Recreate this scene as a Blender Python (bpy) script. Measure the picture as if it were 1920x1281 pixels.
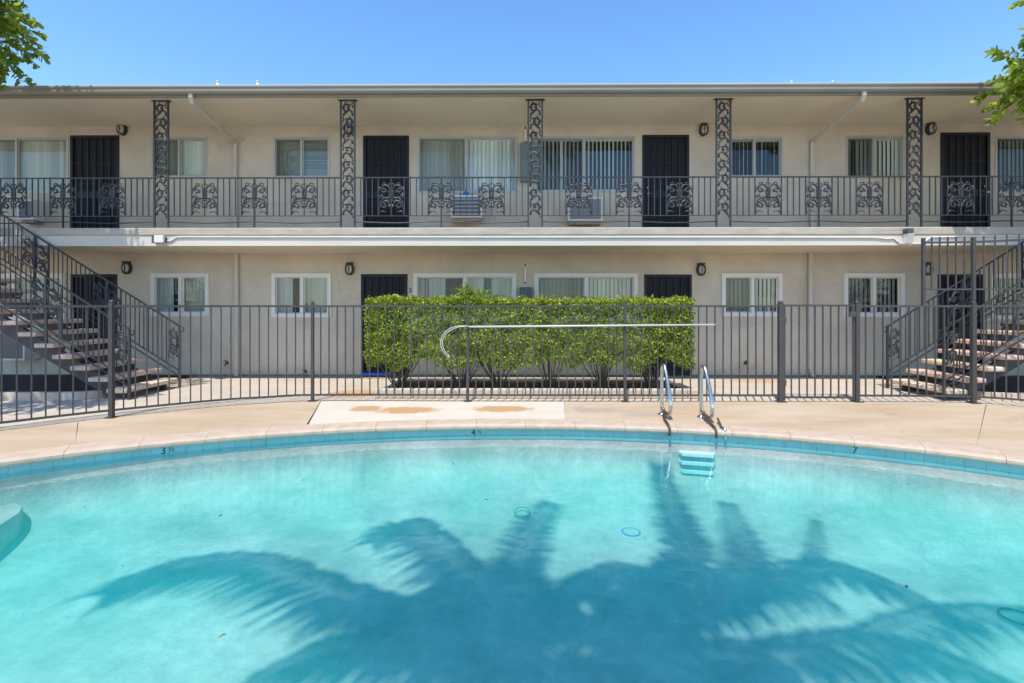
import bpy, bmesh, math, random
from mathutils import Vector, Matrix
random.seed(7)
R = math.radians
scene = bpy.context.scene
for o in list(bpy.data.objects): bpy.data.objects.remove(o)
COL = scene.collection

# ------------------------------------------------------------------ camera
F, CX, HY, CH, YAW = 930.0, 960.0, 573.0, 1.47, R(0.45)
cd = bpy.data.cameras.new('camera'); cam = bpy.data.objects.new('camera', cd); COL.objects.link(cam)
cam.location = (0, 0, CH); cam.rotation_euler = (R(90), 0, YAW)
cd.sensor_width = 36; cd.lens = 36*F/1920; cd.shift_y = -(640.5-HY)/1920
cd.clip_start = 0.05; cd.clip_end = 2000
scene.camera = cam
# ------------------------------------------------------------------ light
AZ = R(200.5); EL = R(65.5)                      # sun stands behind the camera, a little to the left
w = bpy.data.worlds.new('World'); scene.world = w; w.use_nodes = True
nt = w.node_tree; nt.nodes.clear()
sky = nt.nodes.new('ShaderNodeTexSky'); sky.sky_type = 'NISHITA'; sky.sun_disc = False
sky.sun_elevation = EL; sky.sun_rotation = AZ; sky.altitude = 200; sky.air_density = 1.0; sky.dust_density = 0.3; sky.ozone_density = 2.5
bg = nt.nodes.new('ShaderNodeBackground'); bg.inputs[1].default_value = 0.15
wo = nt.nodes.new('ShaderNodeOutputWorld'); hsv = nt.nodes.new('ShaderNodeHueSaturation'); hsv.inputs['Saturation'].default_value = 1.18; nt.links.new(sky.outputs[0], hsv.inputs['Color']); nt.links.new(hsv.outputs[0], bg.inputs[0]); nt.links.new(bg.outputs[0], wo.inputs[0])
sd = bpy.data.lights.new('sun', 'SUN'); sun = bpy.data.objects.new('sun', sd); COL.objects.link(sun)
sd.energy = 2.75; sd.angle = R(0.45); sd.color = (1.0, 0.93, 0.82)
SUND = Vector((math.sin(AZ)*math.cos(EL), math.cos(AZ)*math.cos(EL), math.sin(EL)))   # towards the sun
sun.rotation_euler = SUND.to_track_quat('Z', 'Y').to_euler(); sun.location = (0, -5, 20)
scene.view_settings.view_transform = 'Standard'; scene.view_settings.look = 'None'
scene.view_settings.exposure = 1.03; scene.view_settings.gamma = 1
scene.render.engine = 'CYCLES'
try:
    scene.cycles.max_bounces = 10; scene.cycles.diffuse_bounces = 5; scene.cycles.transparent_max_bounces = 24; scene.cycles.volume_bounces = 2
    scene.cycles.sample_clamp_indirect = 6
except Exception: pass

# ------------------------------------------------------------------ survey helpers (photo pixel -> place on a known plane)
FW = Vector((-math.sin(YAW), math.cos(YAW), 0)); RT = Vector((math.cos(YAW), math.sin(YAW), 0))
def ray(x, y): return FW + RT*((x-CX)/F) + Vector((0, 0, (HY-y)/F))
def WP(x, y, Y):
    d = ray(x, y); t = Y/d.y; return (d.x*t, CH+d.z*t)
def WX(x, Y): return WP(x, HY, Y)[0]
def WZ(y, Y, x=960): return WP(x, y, Y)[1]
def GP(x, y, z=0.0):
    d = ray(x, y); t = (z-CH)/d.z; return Vector((d.x*t, d.y*t, z))
WALL, FRONT, FENCE = 10.22, 8.90, 7.60

# ------------------------------------------------------------------ materials
MATS = {}
def mat(name, col, rough=0.6, var=0.0, scale=6.0, bump=0.0, bscale=60.0, metal=0.0, spec=0.5, coat=0.0, col2=None, detail=6, stretch=None):
    m = bpy.data.materials.new(name); MATS[name] = m; m.use_nodes = True
    N = m.node_tree.nodes; L = m.node_tree.links; b = N['Principled BSDF']
    b.inputs['Roughness'].default_value = rough; b.inputs['Metallic'].default_value = metal
    b.inputs['Specular IOR Level'].default_value = spec; b.inputs['Coat Weight'].default_value = coat
    b.inputs['Base Color'].default_value = (*col, 1)
    geo = N.new('ShaderNodeNewGeometry'); src = geo.outputs['Position']
    if stretch:
        mp = N.new('ShaderNodeMapping'); mp.inputs['Scale'].default_value = stretch; L.new(src, mp.inputs[0]); src = mp.outputs[0]
    if var > 0 or col2:
        n = N.new('ShaderNodeTexNoise'); n.inputs['Scale'].default_value = scale; n.inputs['Detail'].default_value = detail; n.inputs['Roughness'].default_value = 0.65
        L.new(src, n.inputs['Vector'])
        r = N.new('ShaderNodeValToRGB'); L.new(n.outputs['Fac'], r.inputs[0])
        r.color_ramp.elements[0].position = 0.32; r.color_ramp.elements[1].position = 0.68
        a = col2 if col2 else tuple(c*(1-var) for c in col); bb = tuple(min(1, c*(1+var*0.6)) for c in col)
        r.color_ramp.elements[0].color = (*a, 1); r.color_ramp.elements[1].color = (*bb, 1)
        L.new(r.outputs[0], b.inputs['Base Color'])
    if bump > 0:
        n2 = N.new('ShaderNodeTexNoise'); n2.inputs['Scale'].default_value = bscale; n2.inputs['Detail'].default_value = 5
        L.new(geo.outputs['Position'], n2.inputs['Vector'])
        bp = N.new('ShaderNodeBump'); bp.inputs['Strength'].default_value = bump; bp.inputs['Distance'].default_value = 0.02
        L.new(n2.outputs['Fac'], bp.inputs['Height']); L.new(bp.outputs[0], b.inputs['Normal'])
    return m
def add_stains(m, stains, col, edge=0.35, xz=False):
    """rust and water stains with a shape of their own: ellipses (x, y, rx, ry, strength) with ragged edges"""
    N = m.node_tree.nodes; L = m.node_tree.links; b = N['Principled BSDF']
    geo = N.new('ShaderNodeNewGeometry'); nz = N.new('ShaderNodeTexNoise'); nz.inputs['Scale'].default_value = 7; nz.inputs['Detail'].default_value = 6
    L.new(geo.outputs['Position'], nz.inputs['Vector'])
    for (x, y, rx, ry, s) in stains:
        mp = N.new('ShaderNodeMapping'); mp.vector_type = 'POINT'
        mp.inputs['Scale'].default_value = (1/rx, 0 if xz else 1/ry, 1/ry if xz else 0); mp.inputs['Location'].default_value = (-x/rx, 0 if xz else -y/ry, -y/ry if xz else 0)
        L.new(geo.outputs['Position'], mp.inputs[0])
        ln = N.new('ShaderNodeVectorMath'); ln.operation = 'LENGTH'; L.new(mp.outputs[0], ln.inputs[0])
        ad = N.new('ShaderNodeMath'); ad.operation = 'MULTIPLY_ADD'; L.new(nz.outputs['Fac'], ad.inputs[0]); ad.inputs[1].default_value = 0.9; L.new(ln.outputs['Value'], ad.inputs[2])
        rm = N.new('ShaderNodeMapRange'); rm.inputs[1].default_value = 1.25+edge*0.5; rm.inputs[2].default_value = 1.25-edge*0.5; rm.inputs[3].default_value = 0; rm.inputs[4].default_value = s
        L.new(ad.outputs[0], rm.inputs[0])
        mx = N.new('ShaderNodeMix'); mx.data_type = 'RGBA'; L.new(rm.outputs[0], mx.inputs[0])
        prev = b.inputs['Base Color'].links[0].from_socket if b.inputs['Base Color'].links else None
        if prev: L.new(prev, mx.inputs[6])
        else: mx.inputs[6].default_value = b.inputs['Base Color'].default_value
        mx.inputs[7].default_value = (*col, 1); L.new(mx.outputs[2], b.inputs['Base Color'])
def add_cracks(m, col, scale, width, amt):
    N = m.node_tree.nodes; L = m.node_tree.links; b = N['Principled BSDF']; geo = N.new('ShaderNodeNewGeometry')
    nz = N.new('ShaderNodeTexNoise'); nz.inputs['Scale'].default_value = 2.2; nz.inputs['Detail'].default_value = 5; L.new(geo.outputs['Position'], nz.inputs['Vector'])
    sc = N.new('ShaderNodeVectorMath'); sc.operation = 'SCALE'; sc.inputs['Scale'].default_value = .55; L.new(nz.outputs['Color'], sc.inputs[0])
    ad = N.new('ShaderNodeVectorMath'); ad.operation = 'ADD'; L.new(geo.outputs['Position'], ad.inputs[0]); L.new(sc.outputs[0], ad.inputs[1])
    vo = N.new('ShaderNodeTexVoronoi'); vo.feature = 'DISTANCE_TO_EDGE'; vo.inputs['Scale'].default_value = scale; L.new(ad.outputs[0], vo.inputs['Vector'])
    n2 = N.new('ShaderNodeTexNoise'); n2.inputs['Scale'].default_value = .8; L.new(geo.outputs['Position'], n2.inputs['Vector'])
    rm = N.new('ShaderNodeMapRange'); rm.inputs[1].default_value = 0; rm.inputs[2].default_value = width; rm.inputs[3].default_value = 1; rm.inputs[4].default_value = 0; L.new(vo.outputs['Distance'], rm.inputs[0])
    r2 = N.new('ShaderNodeMapRange'); r2.inputs[1].default_value = .45; r2.inputs[2].default_value = .62; r2.inputs[3].default_value = 0; r2.inputs[4].default_value = amt; L.new(n2.outputs['Fac'], r2.inputs[0])
    mu = N.new('ShaderNodeMath'); mu.operation = 'MULTIPLY'; L.new(rm.outputs[0], mu.inputs[0]); L.new(r2.outputs[0], mu.inputs[1])
    mx = N.new('ShaderNodeMix'); mx.data_type = 'RGBA'; L.new(mu.outputs[0], mx.inputs[0]); L.new(b.inputs['Base Color'].links[0].from_socket, mx.inputs[6]); mx.inputs[7].default_value = (*col, 1); L.new(mx.outputs[2], b.inputs['Base Color'])
def add_specks(m):
    N = m.node_tree.nodes; L = m.node_tree.links; b = N['Principled BSDF']; geo = N.new('ShaderNodeNewGeometry')
    vo = N.new('ShaderNodeTexVoronoi'); vo.inputs['Scale'].default_value = 5.0; L.new(geo.outputs['Position'], vo.inputs['Vector'])
    rm = N.new('ShaderNodeMapRange'); rm.inputs[1].default_value = .03; rm.inputs[2].default_value = .07; rm.inputs[3].default_value = .7; rm.inputs[4].default_value = 0; L.new(vo.outputs['Distance'], rm.inputs[0])
    n2 = N.new('ShaderNodeTexNoise'); n2.inputs['Scale'].default_value = .9; n2.inputs['Detail'].default_value = 4; L.new(geo.outputs['Position'], n2.inputs['Vector'])
    r2 = N.new('ShaderNodeMapRange'); r2.inputs[1].default_value = .5; r2.inputs[2].default_value = .58; L.new(n2.outputs['Fac'], r2.inputs[0])
    mu = N.new('ShaderNodeMath'); mu.operation = 'MULTIPLY'; L.new(rm.outputs[0], mu.inputs[0]); L.new(r2.outputs[0], mu.inputs[1])
    mx = N.new('ShaderNodeMix'); mx.data_type = 'RGBA'; L.new(mu.outputs[0], mx.inputs[0]); L.new(b.inputs['Base Color'].links[0].from_socket, mx.inputs[6]); mx.inputs[7].default_value = (.10, .13, .10, 1)
    n3 = N.new('ShaderNodeTexNoise'); n3.inputs['Scale'].default_value = 9; n3.inputs['Detail'].default_value = 8; n3.inputs['Roughness'].default_value = .75; L.new(geo.outputs['Position'], n3.inputs['Vector'])
    r3 = N.new('ShaderNodeMapRange'); r3.inputs[1].default_value = .35; r3.inputs[2].default_value = .65; r3.inputs[3].default_value = .82; r3.inputs[4].default_value = 1.08; L.new(n3.outputs['Fac'], r3.inputs[0])
    vm = N.new('ShaderNodeVectorMath'); vm.operation = 'SCALE'; L.new(mx.outputs[2], vm.inputs[0]); L.new(r3.outputs[0], vm.inputs['Scale']); L.new(vm.outputs[0], b.inputs['Base Color'])
M = {}
M['stucco'] = mat('stucco', (.60, .515, .405), .92, .14, 1.3, .5, 140, spec=.2)
M['soffit'] = mat('soffit_paint', (.69, .605, .465), .9, .06, .9, .25, 90, spec=.2)
M['white'] = mat('white_trim', (.60, .545, .465), .75, .08, 2.0, .15, 40, spec=.3, stretch=(.4, 3, 3))
M['deckedge'] = mat('deck_edge', (.45, .395, .325), .85, .2, 5, .3, 60, spec=.2, stretch=(.5, 2, 2))
M['gutter'] = mat('gutter_paint', (.24, .228, .19), .55, .08, 1.5)
M['downspout'] = mat('downspout_paint', (.52, .47, .40), .5, .08, 3)
M['roof'] = mat('roof_shingle', (.10, .095, .10), .95, .4, 9, .6, 60)
M['iron'] = mat('painted_iron', (.026, .028, .033), .42, .25, 12, .15, 160, spec=.6)
M['fence'] = mat('fence_paint', (.042, .044, .049), .5, .25, 9, .12, 120, spec=.45, col2=(.066, .057, .05))
M['door'] = mat('security_door', (.007, .009, .015), .5, .2, 5, spec=.35)
M['mesh'] = mat('door_mesh', (.008, .009, .013), .8)
M['alu'] = mat('aluminium_frame', (.44, .43, .395), .45, .06, 4, metal=.2)
M['vinyl'] = mat('vinyl_frame', (.70, .66, .60), .5, .04, 4)
M['blind'] = mat('blind_fabric', (.60, .585, .53), .85, .06, 3)
M['blindw'] = mat('blind_white', (.80, .81, .80), .8, .04, 3)
M['blindd'] = mat('blind_drab', (.45, .45, .40), .85, .08, 3)
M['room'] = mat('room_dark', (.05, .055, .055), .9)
M['lamp'] = mat('lamp_bronze', (.035, .033, .028), .5, .2, 30)
M['lampglass'] = mat('lamp_glass', (.45, .43, .38), .35)
M['acwhite'] = mat('ac_case', (.66, .66, .65), .5, .08, 6)
M['acdark'] = mat('ac_grille', (.13, .135, .14), .6, .2, 30)
M['acfin'] = mat('ac_fins', (.34, .33, .32), .55, .2, 40, metal=.4)
M['brass'] = mat('brass', (.60, .46, .20), .3, .1, 20, metal=1)
M['wood'] = mat('painted_wood', (.42, .33, .22), .8, .2, 8)
M['tread'] = mat('pink_tread', (.62, .47, .375), .85, .22, 14, .5, 70, col2=(.46, .29, .24))
M['treadw'] = mat('worn_tread', (.68, .58, .44), .88, .25, 12, .5, 70, col2=(.48, .36, .24))
M['stringer'] = mat('stringer_paint', (.055, .052, .05), .6, .3, 8)
M['courtyard'] = mat('courtyard_concrete', (.48, .415, .34), .92, .09, 1.6, .35, 110, spec=.2, col2=(.41, .36, .305))
M['slab'] = mat('pool_deck_concrete', (.46, .375, .28), .92, .1, 1.3, .35, 110, spec=.2, col2=(.385, .285, .19), stretch=(.5, 1.6, 1))
M['pad'] = mat('pale_pad_concrete', (.54, .485, .405), .92, .06, 1.8, .3, 110, spec=.2)
M['joint'] = mat('joint_dirt_and_base_shade', (.22, .19, .16), .95, .3, 9)  # dirt in the slab joints; also colours the painted shade strip at the wall foot
M['coping'] = mat('coping_stone', (.49, .39, .30), .8, .1, 7, .35, 90, spec=.3, col2=(.42, .32, .245))
M['kerb'] = mat('kerb_concrete', (.56, .46, .36), .92, .16, 6, .4, 80, spec=.2)
M['soil'] = mat('soil', (.035, .028, .022), 1, .4, 14, .8, 40)
M['bark'] = mat('bark', (.16, .12, .085), .95, .35, 18, .8, 60)
M['tile'] = mat('pool_tile', (.20, .42, .43), .25, .12, 5)
M['grout'] = mat('grout', (.34, .52, .52), .9, .1, 20)
M['plaster'] = mat('pool_plaster', (.90, .53, .515), .8, .10, 1.3, .4, 25, col2=(.46, .345, .33), detail=12)
add_specks(M['plaster'])
M['stepw'] = mat('pool_step', (.70, .78, .80), .6, .04, 6)
M['steel'] = mat('stainless_steel', (.60, .585, .56), .2, .05, 20, metal=1)
M['bronze'] = mat('tarnished_bronze', (.10, .075, .055), .5, .3, 20, metal=.5)
M['pole'] = mat('pole_aluminium', (.55, .53, .48), .4, .06, 6)
M['conduit'] = mat('conduit_paint', (.66, .62, .56), .6, .1, 6)
M['cabinet'] = mat('cabinet_green', (.14, .18, .17), .45, .12, 6)
M['cabinet2'] = mat('cabinet_grey', (.055, .075, .09), .4, .12, 6)
M['red'] = mat('sign_red', (.35, .05, .05), .5)
M['ink'] = mat('black_paint', (.012, .014, .018), .6)
M['blue'] = mat('blue_plastic', (.02, .13, .50), .45)
M['matt'] = mat('doormat', (.50, .34, .18), .95, .2, 30)
M['ringb'] = mat('ring_blue', (.01, .22, .62), .5)
M['ringg'] = mat('ring_green', (.03, .50, .28), .5)
M['ringd'] = mat('ring_dark', (.01, .10, .16), .5)
M['pvc'] = mat('vent_pipe', (.75, .76, .77), .6, .05, 9)

def slatmat(name, col, j=.16):
    m = mat(name, col, .8); N = m.node_tree.nodes; L = m.node_tree.links; b = N['Principled BSDF']; g = N.new('ShaderNodeNewGeometry'); r = N.new('ShaderNodeValToRGB')
    r.color_ramp.elements[0].color = (*[c*(1-j) for c in col], 1); r.color_ramp.elements[1].color = (*[min(1, c*(1+j*.6)) for c in col], 1); L.new(g.outputs['Random Per Island'], r.inputs[0]); L.new(r.outputs[0], b.inputs['Base Color']); return m
M['blind'] = slatmat('blind_fabric_slats', (.58, .56, .49), .3); M['blindw'] = slatmat('blind_white_slats', (.78, .78, .75), .28); M['blindd'] = slatmat('blind_drab_slats', (.36, .375, .325), .3)
def leafmat(name, c1, c2, trans):
    m = bpy.data.materials.new(name); m.use_nodes = True; N = m.node_tree.nodes; L = m.node_tree.links; N.clear()
    out = N.new('ShaderNodeOutputMaterial'); geo = N.new('ShaderNodeNewGeometry')
    rp = N.new('ShaderNodeValToRGB'); rp.color_ramp.elements[0].color = (*c1, 1); rp.color_ramp.elements[1].color = (*c2, 1)
    L.new(geo.outputs['Random Per Island'], rp.inputs[0])
    b = N.new('ShaderNodeBsdfPrincipled'); b.inputs['Roughness'].default_value = .55; L.new(rp.outputs[0], b.inputs['Base Color'])
    t = N.new('ShaderNodeBsdfTranslucent'); hs = N.new('ShaderNodeHueSaturation'); hs.inputs['Value'].default_value = 1.5; hs.inputs['Hue'].default_value = .485
    L.new(rp.outputs[0], hs.inputs['Color']); L.new(hs.outputs[0], t.inputs[0])
    mx = N.new('ShaderNodeMixShader'); mx.inputs[0].default_value = trans; L.new(b.outputs[0], mx.inputs[1]); L.new(t.outputs[0], mx.inputs[2]); L.new(mx.outputs[0], out.inputs[0])
    return m
M['hedge'] = leafmat('hedge_leaf', (.045, .09, .01), (.43, .53, .045), .38)
M['leaf'] = leafmat('tree_leaf', (.10, .17, .015), (.36, .45, .04), .45)
M['palm'] = leafmat('palm_leaf', (.06, .13, .02), (.11, .20, .03), .55)

def glass_mat(name, tint, ior, rough=.01):
    m = bpy.data.materials.new(name); m.use_nodes = True; N = m.node_tree.nodes; L = m.node_tree.links; N.clear()
    out = N.new('ShaderNodeOutputMaterial'); fr = N.new('ShaderNodeLayerWeight'); fr.inputs[0].default_value = .5; f0 = ((ior-1)/(ior+1))**2
    pw = N.new('ShaderNodeMath'); pw.operation = 'POWER'; pw.inputs[1].default_value = 5; L.new(fr.outputs['Facing'], pw.inputs[0])
    ml = N.new('ShaderNodeMath'); ml.operation = 'MULTIPLY_ADD'; ml.inputs[1].default_value = 1-f0; ml.inputs[2].default_value = f0; L.new(pw.outputs[0], ml.inputs[0])
    t = N.new('ShaderNodeBsdfTransparent'); t.inputs[0].default_value = (*tint, 1)
    g = N.new('ShaderNodeBsdfGlossy'); g.inputs['Roughness'].default_value = rough
    mx = N.new('ShaderNodeMixShader'); L.new(ml.outputs[0], mx.inputs[0]); L.new(t.outputs[0], mx.inputs[1]); L.new(g.outputs[0], mx.inputs[2]); L.new(mx.outputs[0], out.inputs[0])
    return m, N, L, fr, g, out
M['glass'] = glass_mat('window_glass', (.94, .97, .955), 1.45)[0]
M['screenm'] = None
def screen_mat():
    m = bpy.data.materials.new('insect_screen'); m.use_nodes = True; N = m.node_tree.nodes; L = m.node_tree.links; N.clear()
    out = N.new('ShaderNodeOutputMaterial'); t = N.new('ShaderNodeBsdfTransparent'); d = N.new('ShaderNodeBsdfDiffuse'); d.inputs[0].default_value = (.06, .06, .062, 1)
    mx = N.new('ShaderNodeMixShader'); mx.inputs[0].default_value = .22; L.new(t.outputs[0], mx.inputs[1]); L.new(d.outputs[0], mx.inputs[2]); L.new(mx.outputs[0], out.inputs[0]); return m
M['screenm'] = screen_mat()
def water_mat():
    m, N, L, fr, g, out = glass_mat('pool_water', (.985, 1, 1), 1.27, .0)
    geo = N.new('ShaderNodeNewGeometry')
    mp = N.new('ShaderNodeMapping'); mp.inputs['Scale'].default_value = (1.4, 2.2, 1); L.new(geo.outputs['Position'], mp.inputs[0])
    n = N.new('ShaderNodeTexNoise'); n.inputs['Scale'].default_value = 2.0; n.inputs['Detail'].default_value = 3; L.new(mp.outputs[0], n.inputs['Vector'])
    bp = N.new('ShaderNodeBump'); bp.inputs['Strength'].default_value = .22; bp.inputs['Distance'].default_value = .02; L.new(n.outputs['Fac'], bp.inputs['Height'])
    L.new(bp.outputs[0], g.inputs['Normal']); L.new(bp.outputs[0], fr.inputs['Normal'])
    va = N.new('ShaderNodeVolumeAbsorption'); va.inputs[0].default_value = (.08, .96, .925, 1); va.inputs[1].default_value = .88
    vs_ = N.new('ShaderNodeVolumeScatter'); vs_.inputs[0].default_value = (.02, .93, .84, 1); vs_.inputs[1].default_value = .28
    sm_ = N.new('ShaderNodeAddShader'); L.new(va.outputs[0], sm_.inputs[0]); L.new(vs_.outputs[0], sm_.inputs[1]); L.new(sm_.outputs[0], out.inputs['Volume']); return m
M['water'] = water_mat()

# ------------------------------------------------------------------ object helpers
Wm = {}
def link(o, parent=None, mw=None):
    COL.objects.link(o); mw = mw if mw is not None else Matrix.Identity(4)
    Wm[o.name] = mw
    if parent is not None:
        o.parent = parent; o.matrix_parent_inverse = Wm[parent.name].inverted()
    o.matrix_basis = mw
    return o
def tag(o, label=None, cat=None, group=None, kind=None):
    if label: o['label'] = label
    if cat: o['category'] = cat
    if group: o['group'] = group
    if kind: o['kind'] = kind
    return o
def empty(name, loc, label=None, cat=None, group=None):
    o = bpy.data.objects.new(name, None); o.empty_display_size = .1
    link(o, None, Matrix.Translation(Vector(loc))); return tag(o, label, cat, group)
def inst(name, me, loc, parent, rz=0.0, extra=None):
    o = bpy.data.objects.new(name, me); mw = Matrix.Translation(Vector(loc)) @ Matrix.Rotation(rz, 4, 'Z')
    if extra: mw = mw @ extra
    return link(o, parent, mw)
class MB:
    def __init__(s): s.v = []; s.f = []; s.sm = False
    def add(s, vs, fs):
        n = len(s.v); s.v += [tuple(p) for p in vs]; s.f += [tuple(i+n for i in f) for f in fs]; return s
    def box(s, x0, x1, y0, y1, z0, z1):
        x0, x1 = min(x0, x1), max(x0, x1); y0, y1 = min(y0, y1), max(y0, y1); z0, z1 = min(z0, z1), max(z0, z1)
        return s.add([(x0, y0, z0), (x1, y0, z0), (x1, y1, z0), (x0, y1, z0), (x0, y0, z1), (x1, y0, z1), (x1, y1, z1), (x0, y1, z1)],
                     [(0, 3, 2, 1), (4, 5, 6, 7), (0, 1, 5, 4), (1, 2, 6, 5), (2, 3, 7, 6), (3, 0, 4, 7)])
    def bar(s, a, b, wd, ht, up=Vector((0, 0, 1))):
        a = Vector(a); b = Vector(b); d = (b-a).normalized(); sd = d.cross(up)
        if sd.length < 1e-4: sd = d.cross(Vector((0, 1, 0)))
        sd.normalize(); u = sd.cross(d).normalized(); sd *= wd/2; u *= ht/2
        vs = [a-sd-u, a+sd-u, a+sd+u, a-sd+u, b-sd-u, b+sd-u, b+sd+u, b-sd+u]
        return s.add(vs, [(0, 1, 2, 3), (7, 6, 5, 4), (0, 4, 5, 1), (1, 5, 6, 2), (2, 6, 7, 3), (3, 7, 4, 0)])
    def tube(s, pts, r, n=8, cap=True, flat=None):
        pts = [Vector(p) for p in pts]; m = len(pts); rr = r if isinstance(r, (list, tuple)) else [r]*m
        rings = []; prev = None
        for i in range(m):
            d = (pts[min(i+1, m-1)]-pts[max(i-1, 0)])
            if d.length < 1e-7: d = Vector((0, 0, 1))
            d.normalize()
            if prev is None:
                a = Vector((0, 1, 0)) if abs(d.y) < .9 else Vector((1, 0, 0)); u = (a-d*a.dot(d)).normalized()
            else:
                u = prev-d*prev.dot(d); u = u.normalized() if u.length > 1e-6 else d.orthogonal().normalized()
            prev = u; v = d.cross(u); fl = flat or 1.0
            rings.append([pts[i]+(u*math.cos(2*math.pi*k/n)*fl+v*math.sin(2*math.pi*k/n))*rr[i] for k in range(n)])
        vs = [p for rg in rings for p in rg]; fs = []
        for i in range(m-1):
            for k in range(n):
                fs.append((i*n+k, i*n+(k+1) % n, (i+1)*n+(k+1) % n, (i+1)*n+k))
        if cap: fs += [tuple(reversed(range(n))), tuple((m-1)*n+k for k in range(n))]
        return s.add(vs, fs)
    def lathe(s, c, prof, n=16):
        vs = []; fs = []
        for (r, z) in prof:
            for k in range(n): vs.append((c[0]+r*math.cos(2*math.pi*k/n), c[1]+r*math.sin(2*math.pi*k/n), c[2]+z))
        for i in range(len(prof)-1):
            for k in range(n): fs.append((i*n+k, i*n+(k+1) % n, (i+1)*n+(k+1) % n, (i+1)*n+k))
        fs += [tuple(reversed(range(n))), tuple((len(prof)-1)*n+k for k in range(n))]
        return s.add(vs, fs)
    def mesh(s, name, m, smooth=False):
        me = bpy.data.meshes.new(name); me.from_pydata(s.v, [], s.f); me.materials.append(m)
        if smooth: me.polygons.foreach_set('use_smooth', [True]*len(me.polygons))
        me.update(); return me
    def build(s, name, m, parent=None, smooth=False, bevel=0):
        o = bpy.data.objects.new(name, s.mesh(name, m, smooth)); link(o, parent)
        if bevel:
            md = o.modifiers.new('bevel', 'BEVEL'); md.width = bevel; md.segments = 2; md.limit_method = 'ANGLE'; md.harden_normals = False
        return o
def smoothpath(pts, n=6):
    P = [Vector(p) for p in pts]; out = []
    for i in range(len(P)-1):
        p0 = P[max(i-1, 0)]; p1 = P[i]; p2 = P[i+1]; p3 = P[min(i+2, len(P)-1)]
        for k in range(n):
            t = k/n; out.append(.5*((2*p1)+(p2-p0)*t+(2*p0-5*p1+4*p2-p3)*t*t+(3*p1-p0-3*p2+p3)*t**3))
    out.append(P[-1]); return out
def textmesh(name, body, size, m, ext=.001):
    c = bpy.data.curves.new(name, 'FONT'); c.body = body; c.size = size; c.extrude = ext; c.align_x = 'CENTER'; c.align_y = 'CENTER'
    o = bpy.data.objects.new(name, c); COL.objects.link(o); bpy.context.view_layer.update()
    me = bpy.data.meshes.new_from_object(o.evaluated_get(bpy.context.evaluated_depsgraph_get()))
    bpy.data.objects.remove(o); me.materials.clear(); me.materials.append(m); return me

# ================================================================== POOL
PC = Vector((0.02, 2.32, 0)); PA, PB1, PB2 = 6.2, 3.80, 1.35
def pool_pt(t, off=0.0):
    b = PB1 if math.sin(t) >= 0 else PB2
    x = PA*math.cos(t); y = b*math.sin(t); nx = math.cos(t)/PA; ny = math.sin(t)/b; l = math.hypot(nx, ny)
    return Vector((PC.x+x+off*nx/l, PC.y+y+off*ny/l, 0))
NP = 360
TS = [2*math.pi*k/NP for k in range(NP)]
# arc-length table for even spacing
ARC = [0.0]
for k in range(NP): ARC.append(ARC[-1]+(pool_pt(TS[k])-pool_pt(2*math.pi*(k+1)/NP)).length)
def t_at(s):
    s = s % ARC[-1]
    lo, hi = 0, NP
    while hi-lo > 1:
        mid = (lo+hi)//2
        if ARC[mid] <= s: lo = mid
        else: hi = mid
    return 2*math.pi*(lo+(s-ARC[lo])/(ARC[hi]-ARC[lo]))/NP
WATER_Z = -0.125
def floor_z(x): return -0.78-0.10*max(-1, min(1, x/5.0))
shell = empty('pool_shell', (0, 0, -.8)); tag(shell, kind='structure')
mb = MB(); fr = [(0.0, -.04), (0.0, -.30), (0.0, -.40), (-.05, -.50), (-.16, -.58), (-.40, -.645), (-.9, -.72)]
ringsv = []
for (o_, z) in fr:
    ringsv.append([pool_pt(t, o_) + Vector((0, 0, z)) for t in TS])
cen = PC + Vector((0, .6, 0))
for fct in (.6, .3, .08):
    rg = []
    for k in range(NP):
        p = ringsv[6][k]; q = cen+(Vector((p.x, p.y, 0))-cen)*fct; q.z = -.72+(floor_z(q.x)+.72)*(1-fct)**.7; rg.append(q)
    ringsv.append(rg)
vs = [p for r_ in ringsv for p in r_]; fs = []
for i in range(len(ringsv)-1):
    for k in range(NP): fs.append((i*NP+k, i*NP+(k+1) % NP, (i+1)*NP+(k+1) % NP, (i+1)*NP+k))
fs.append(tuple((len(ringsv)-1)*NP+k for k in range(NP)))
mb.add(vs, fs); mb.build('plaster_basin', M['plaster'], shell, smooth=True)
# waterline tiles: grout band with single tiles standing 3 mm proud
mb = MB(); vs = []
for z in (-.045, -.172):
    for t in TS: vs.append(pool_pt(t, -.003)+Vector((0, 0, z)))
mb.add(vs, [(k, (k+1) % NP, NP+(k+1) % NP, NP+k) for k in range(NP)]); mb.build('grout_band', M['grout'], shell, smooth=True)
tw = .158; tile = MB().box(-tw/2+.002, tw/2-.002, -.002, .002, -.168, -.05).mesh('tile', M['tile'])
for i in range(int(ARC[-1]/tw)):
    t = t_at((i+.5)*tw)
    if math.sin(t) < .05: continue
    p = pool_pt(t, -.006); q = pool_pt(t+.003, -.006); inst('tile', tile, p, shell, math.atan2(q.y-p.y, q.x-p.x)+math.pi)
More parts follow.
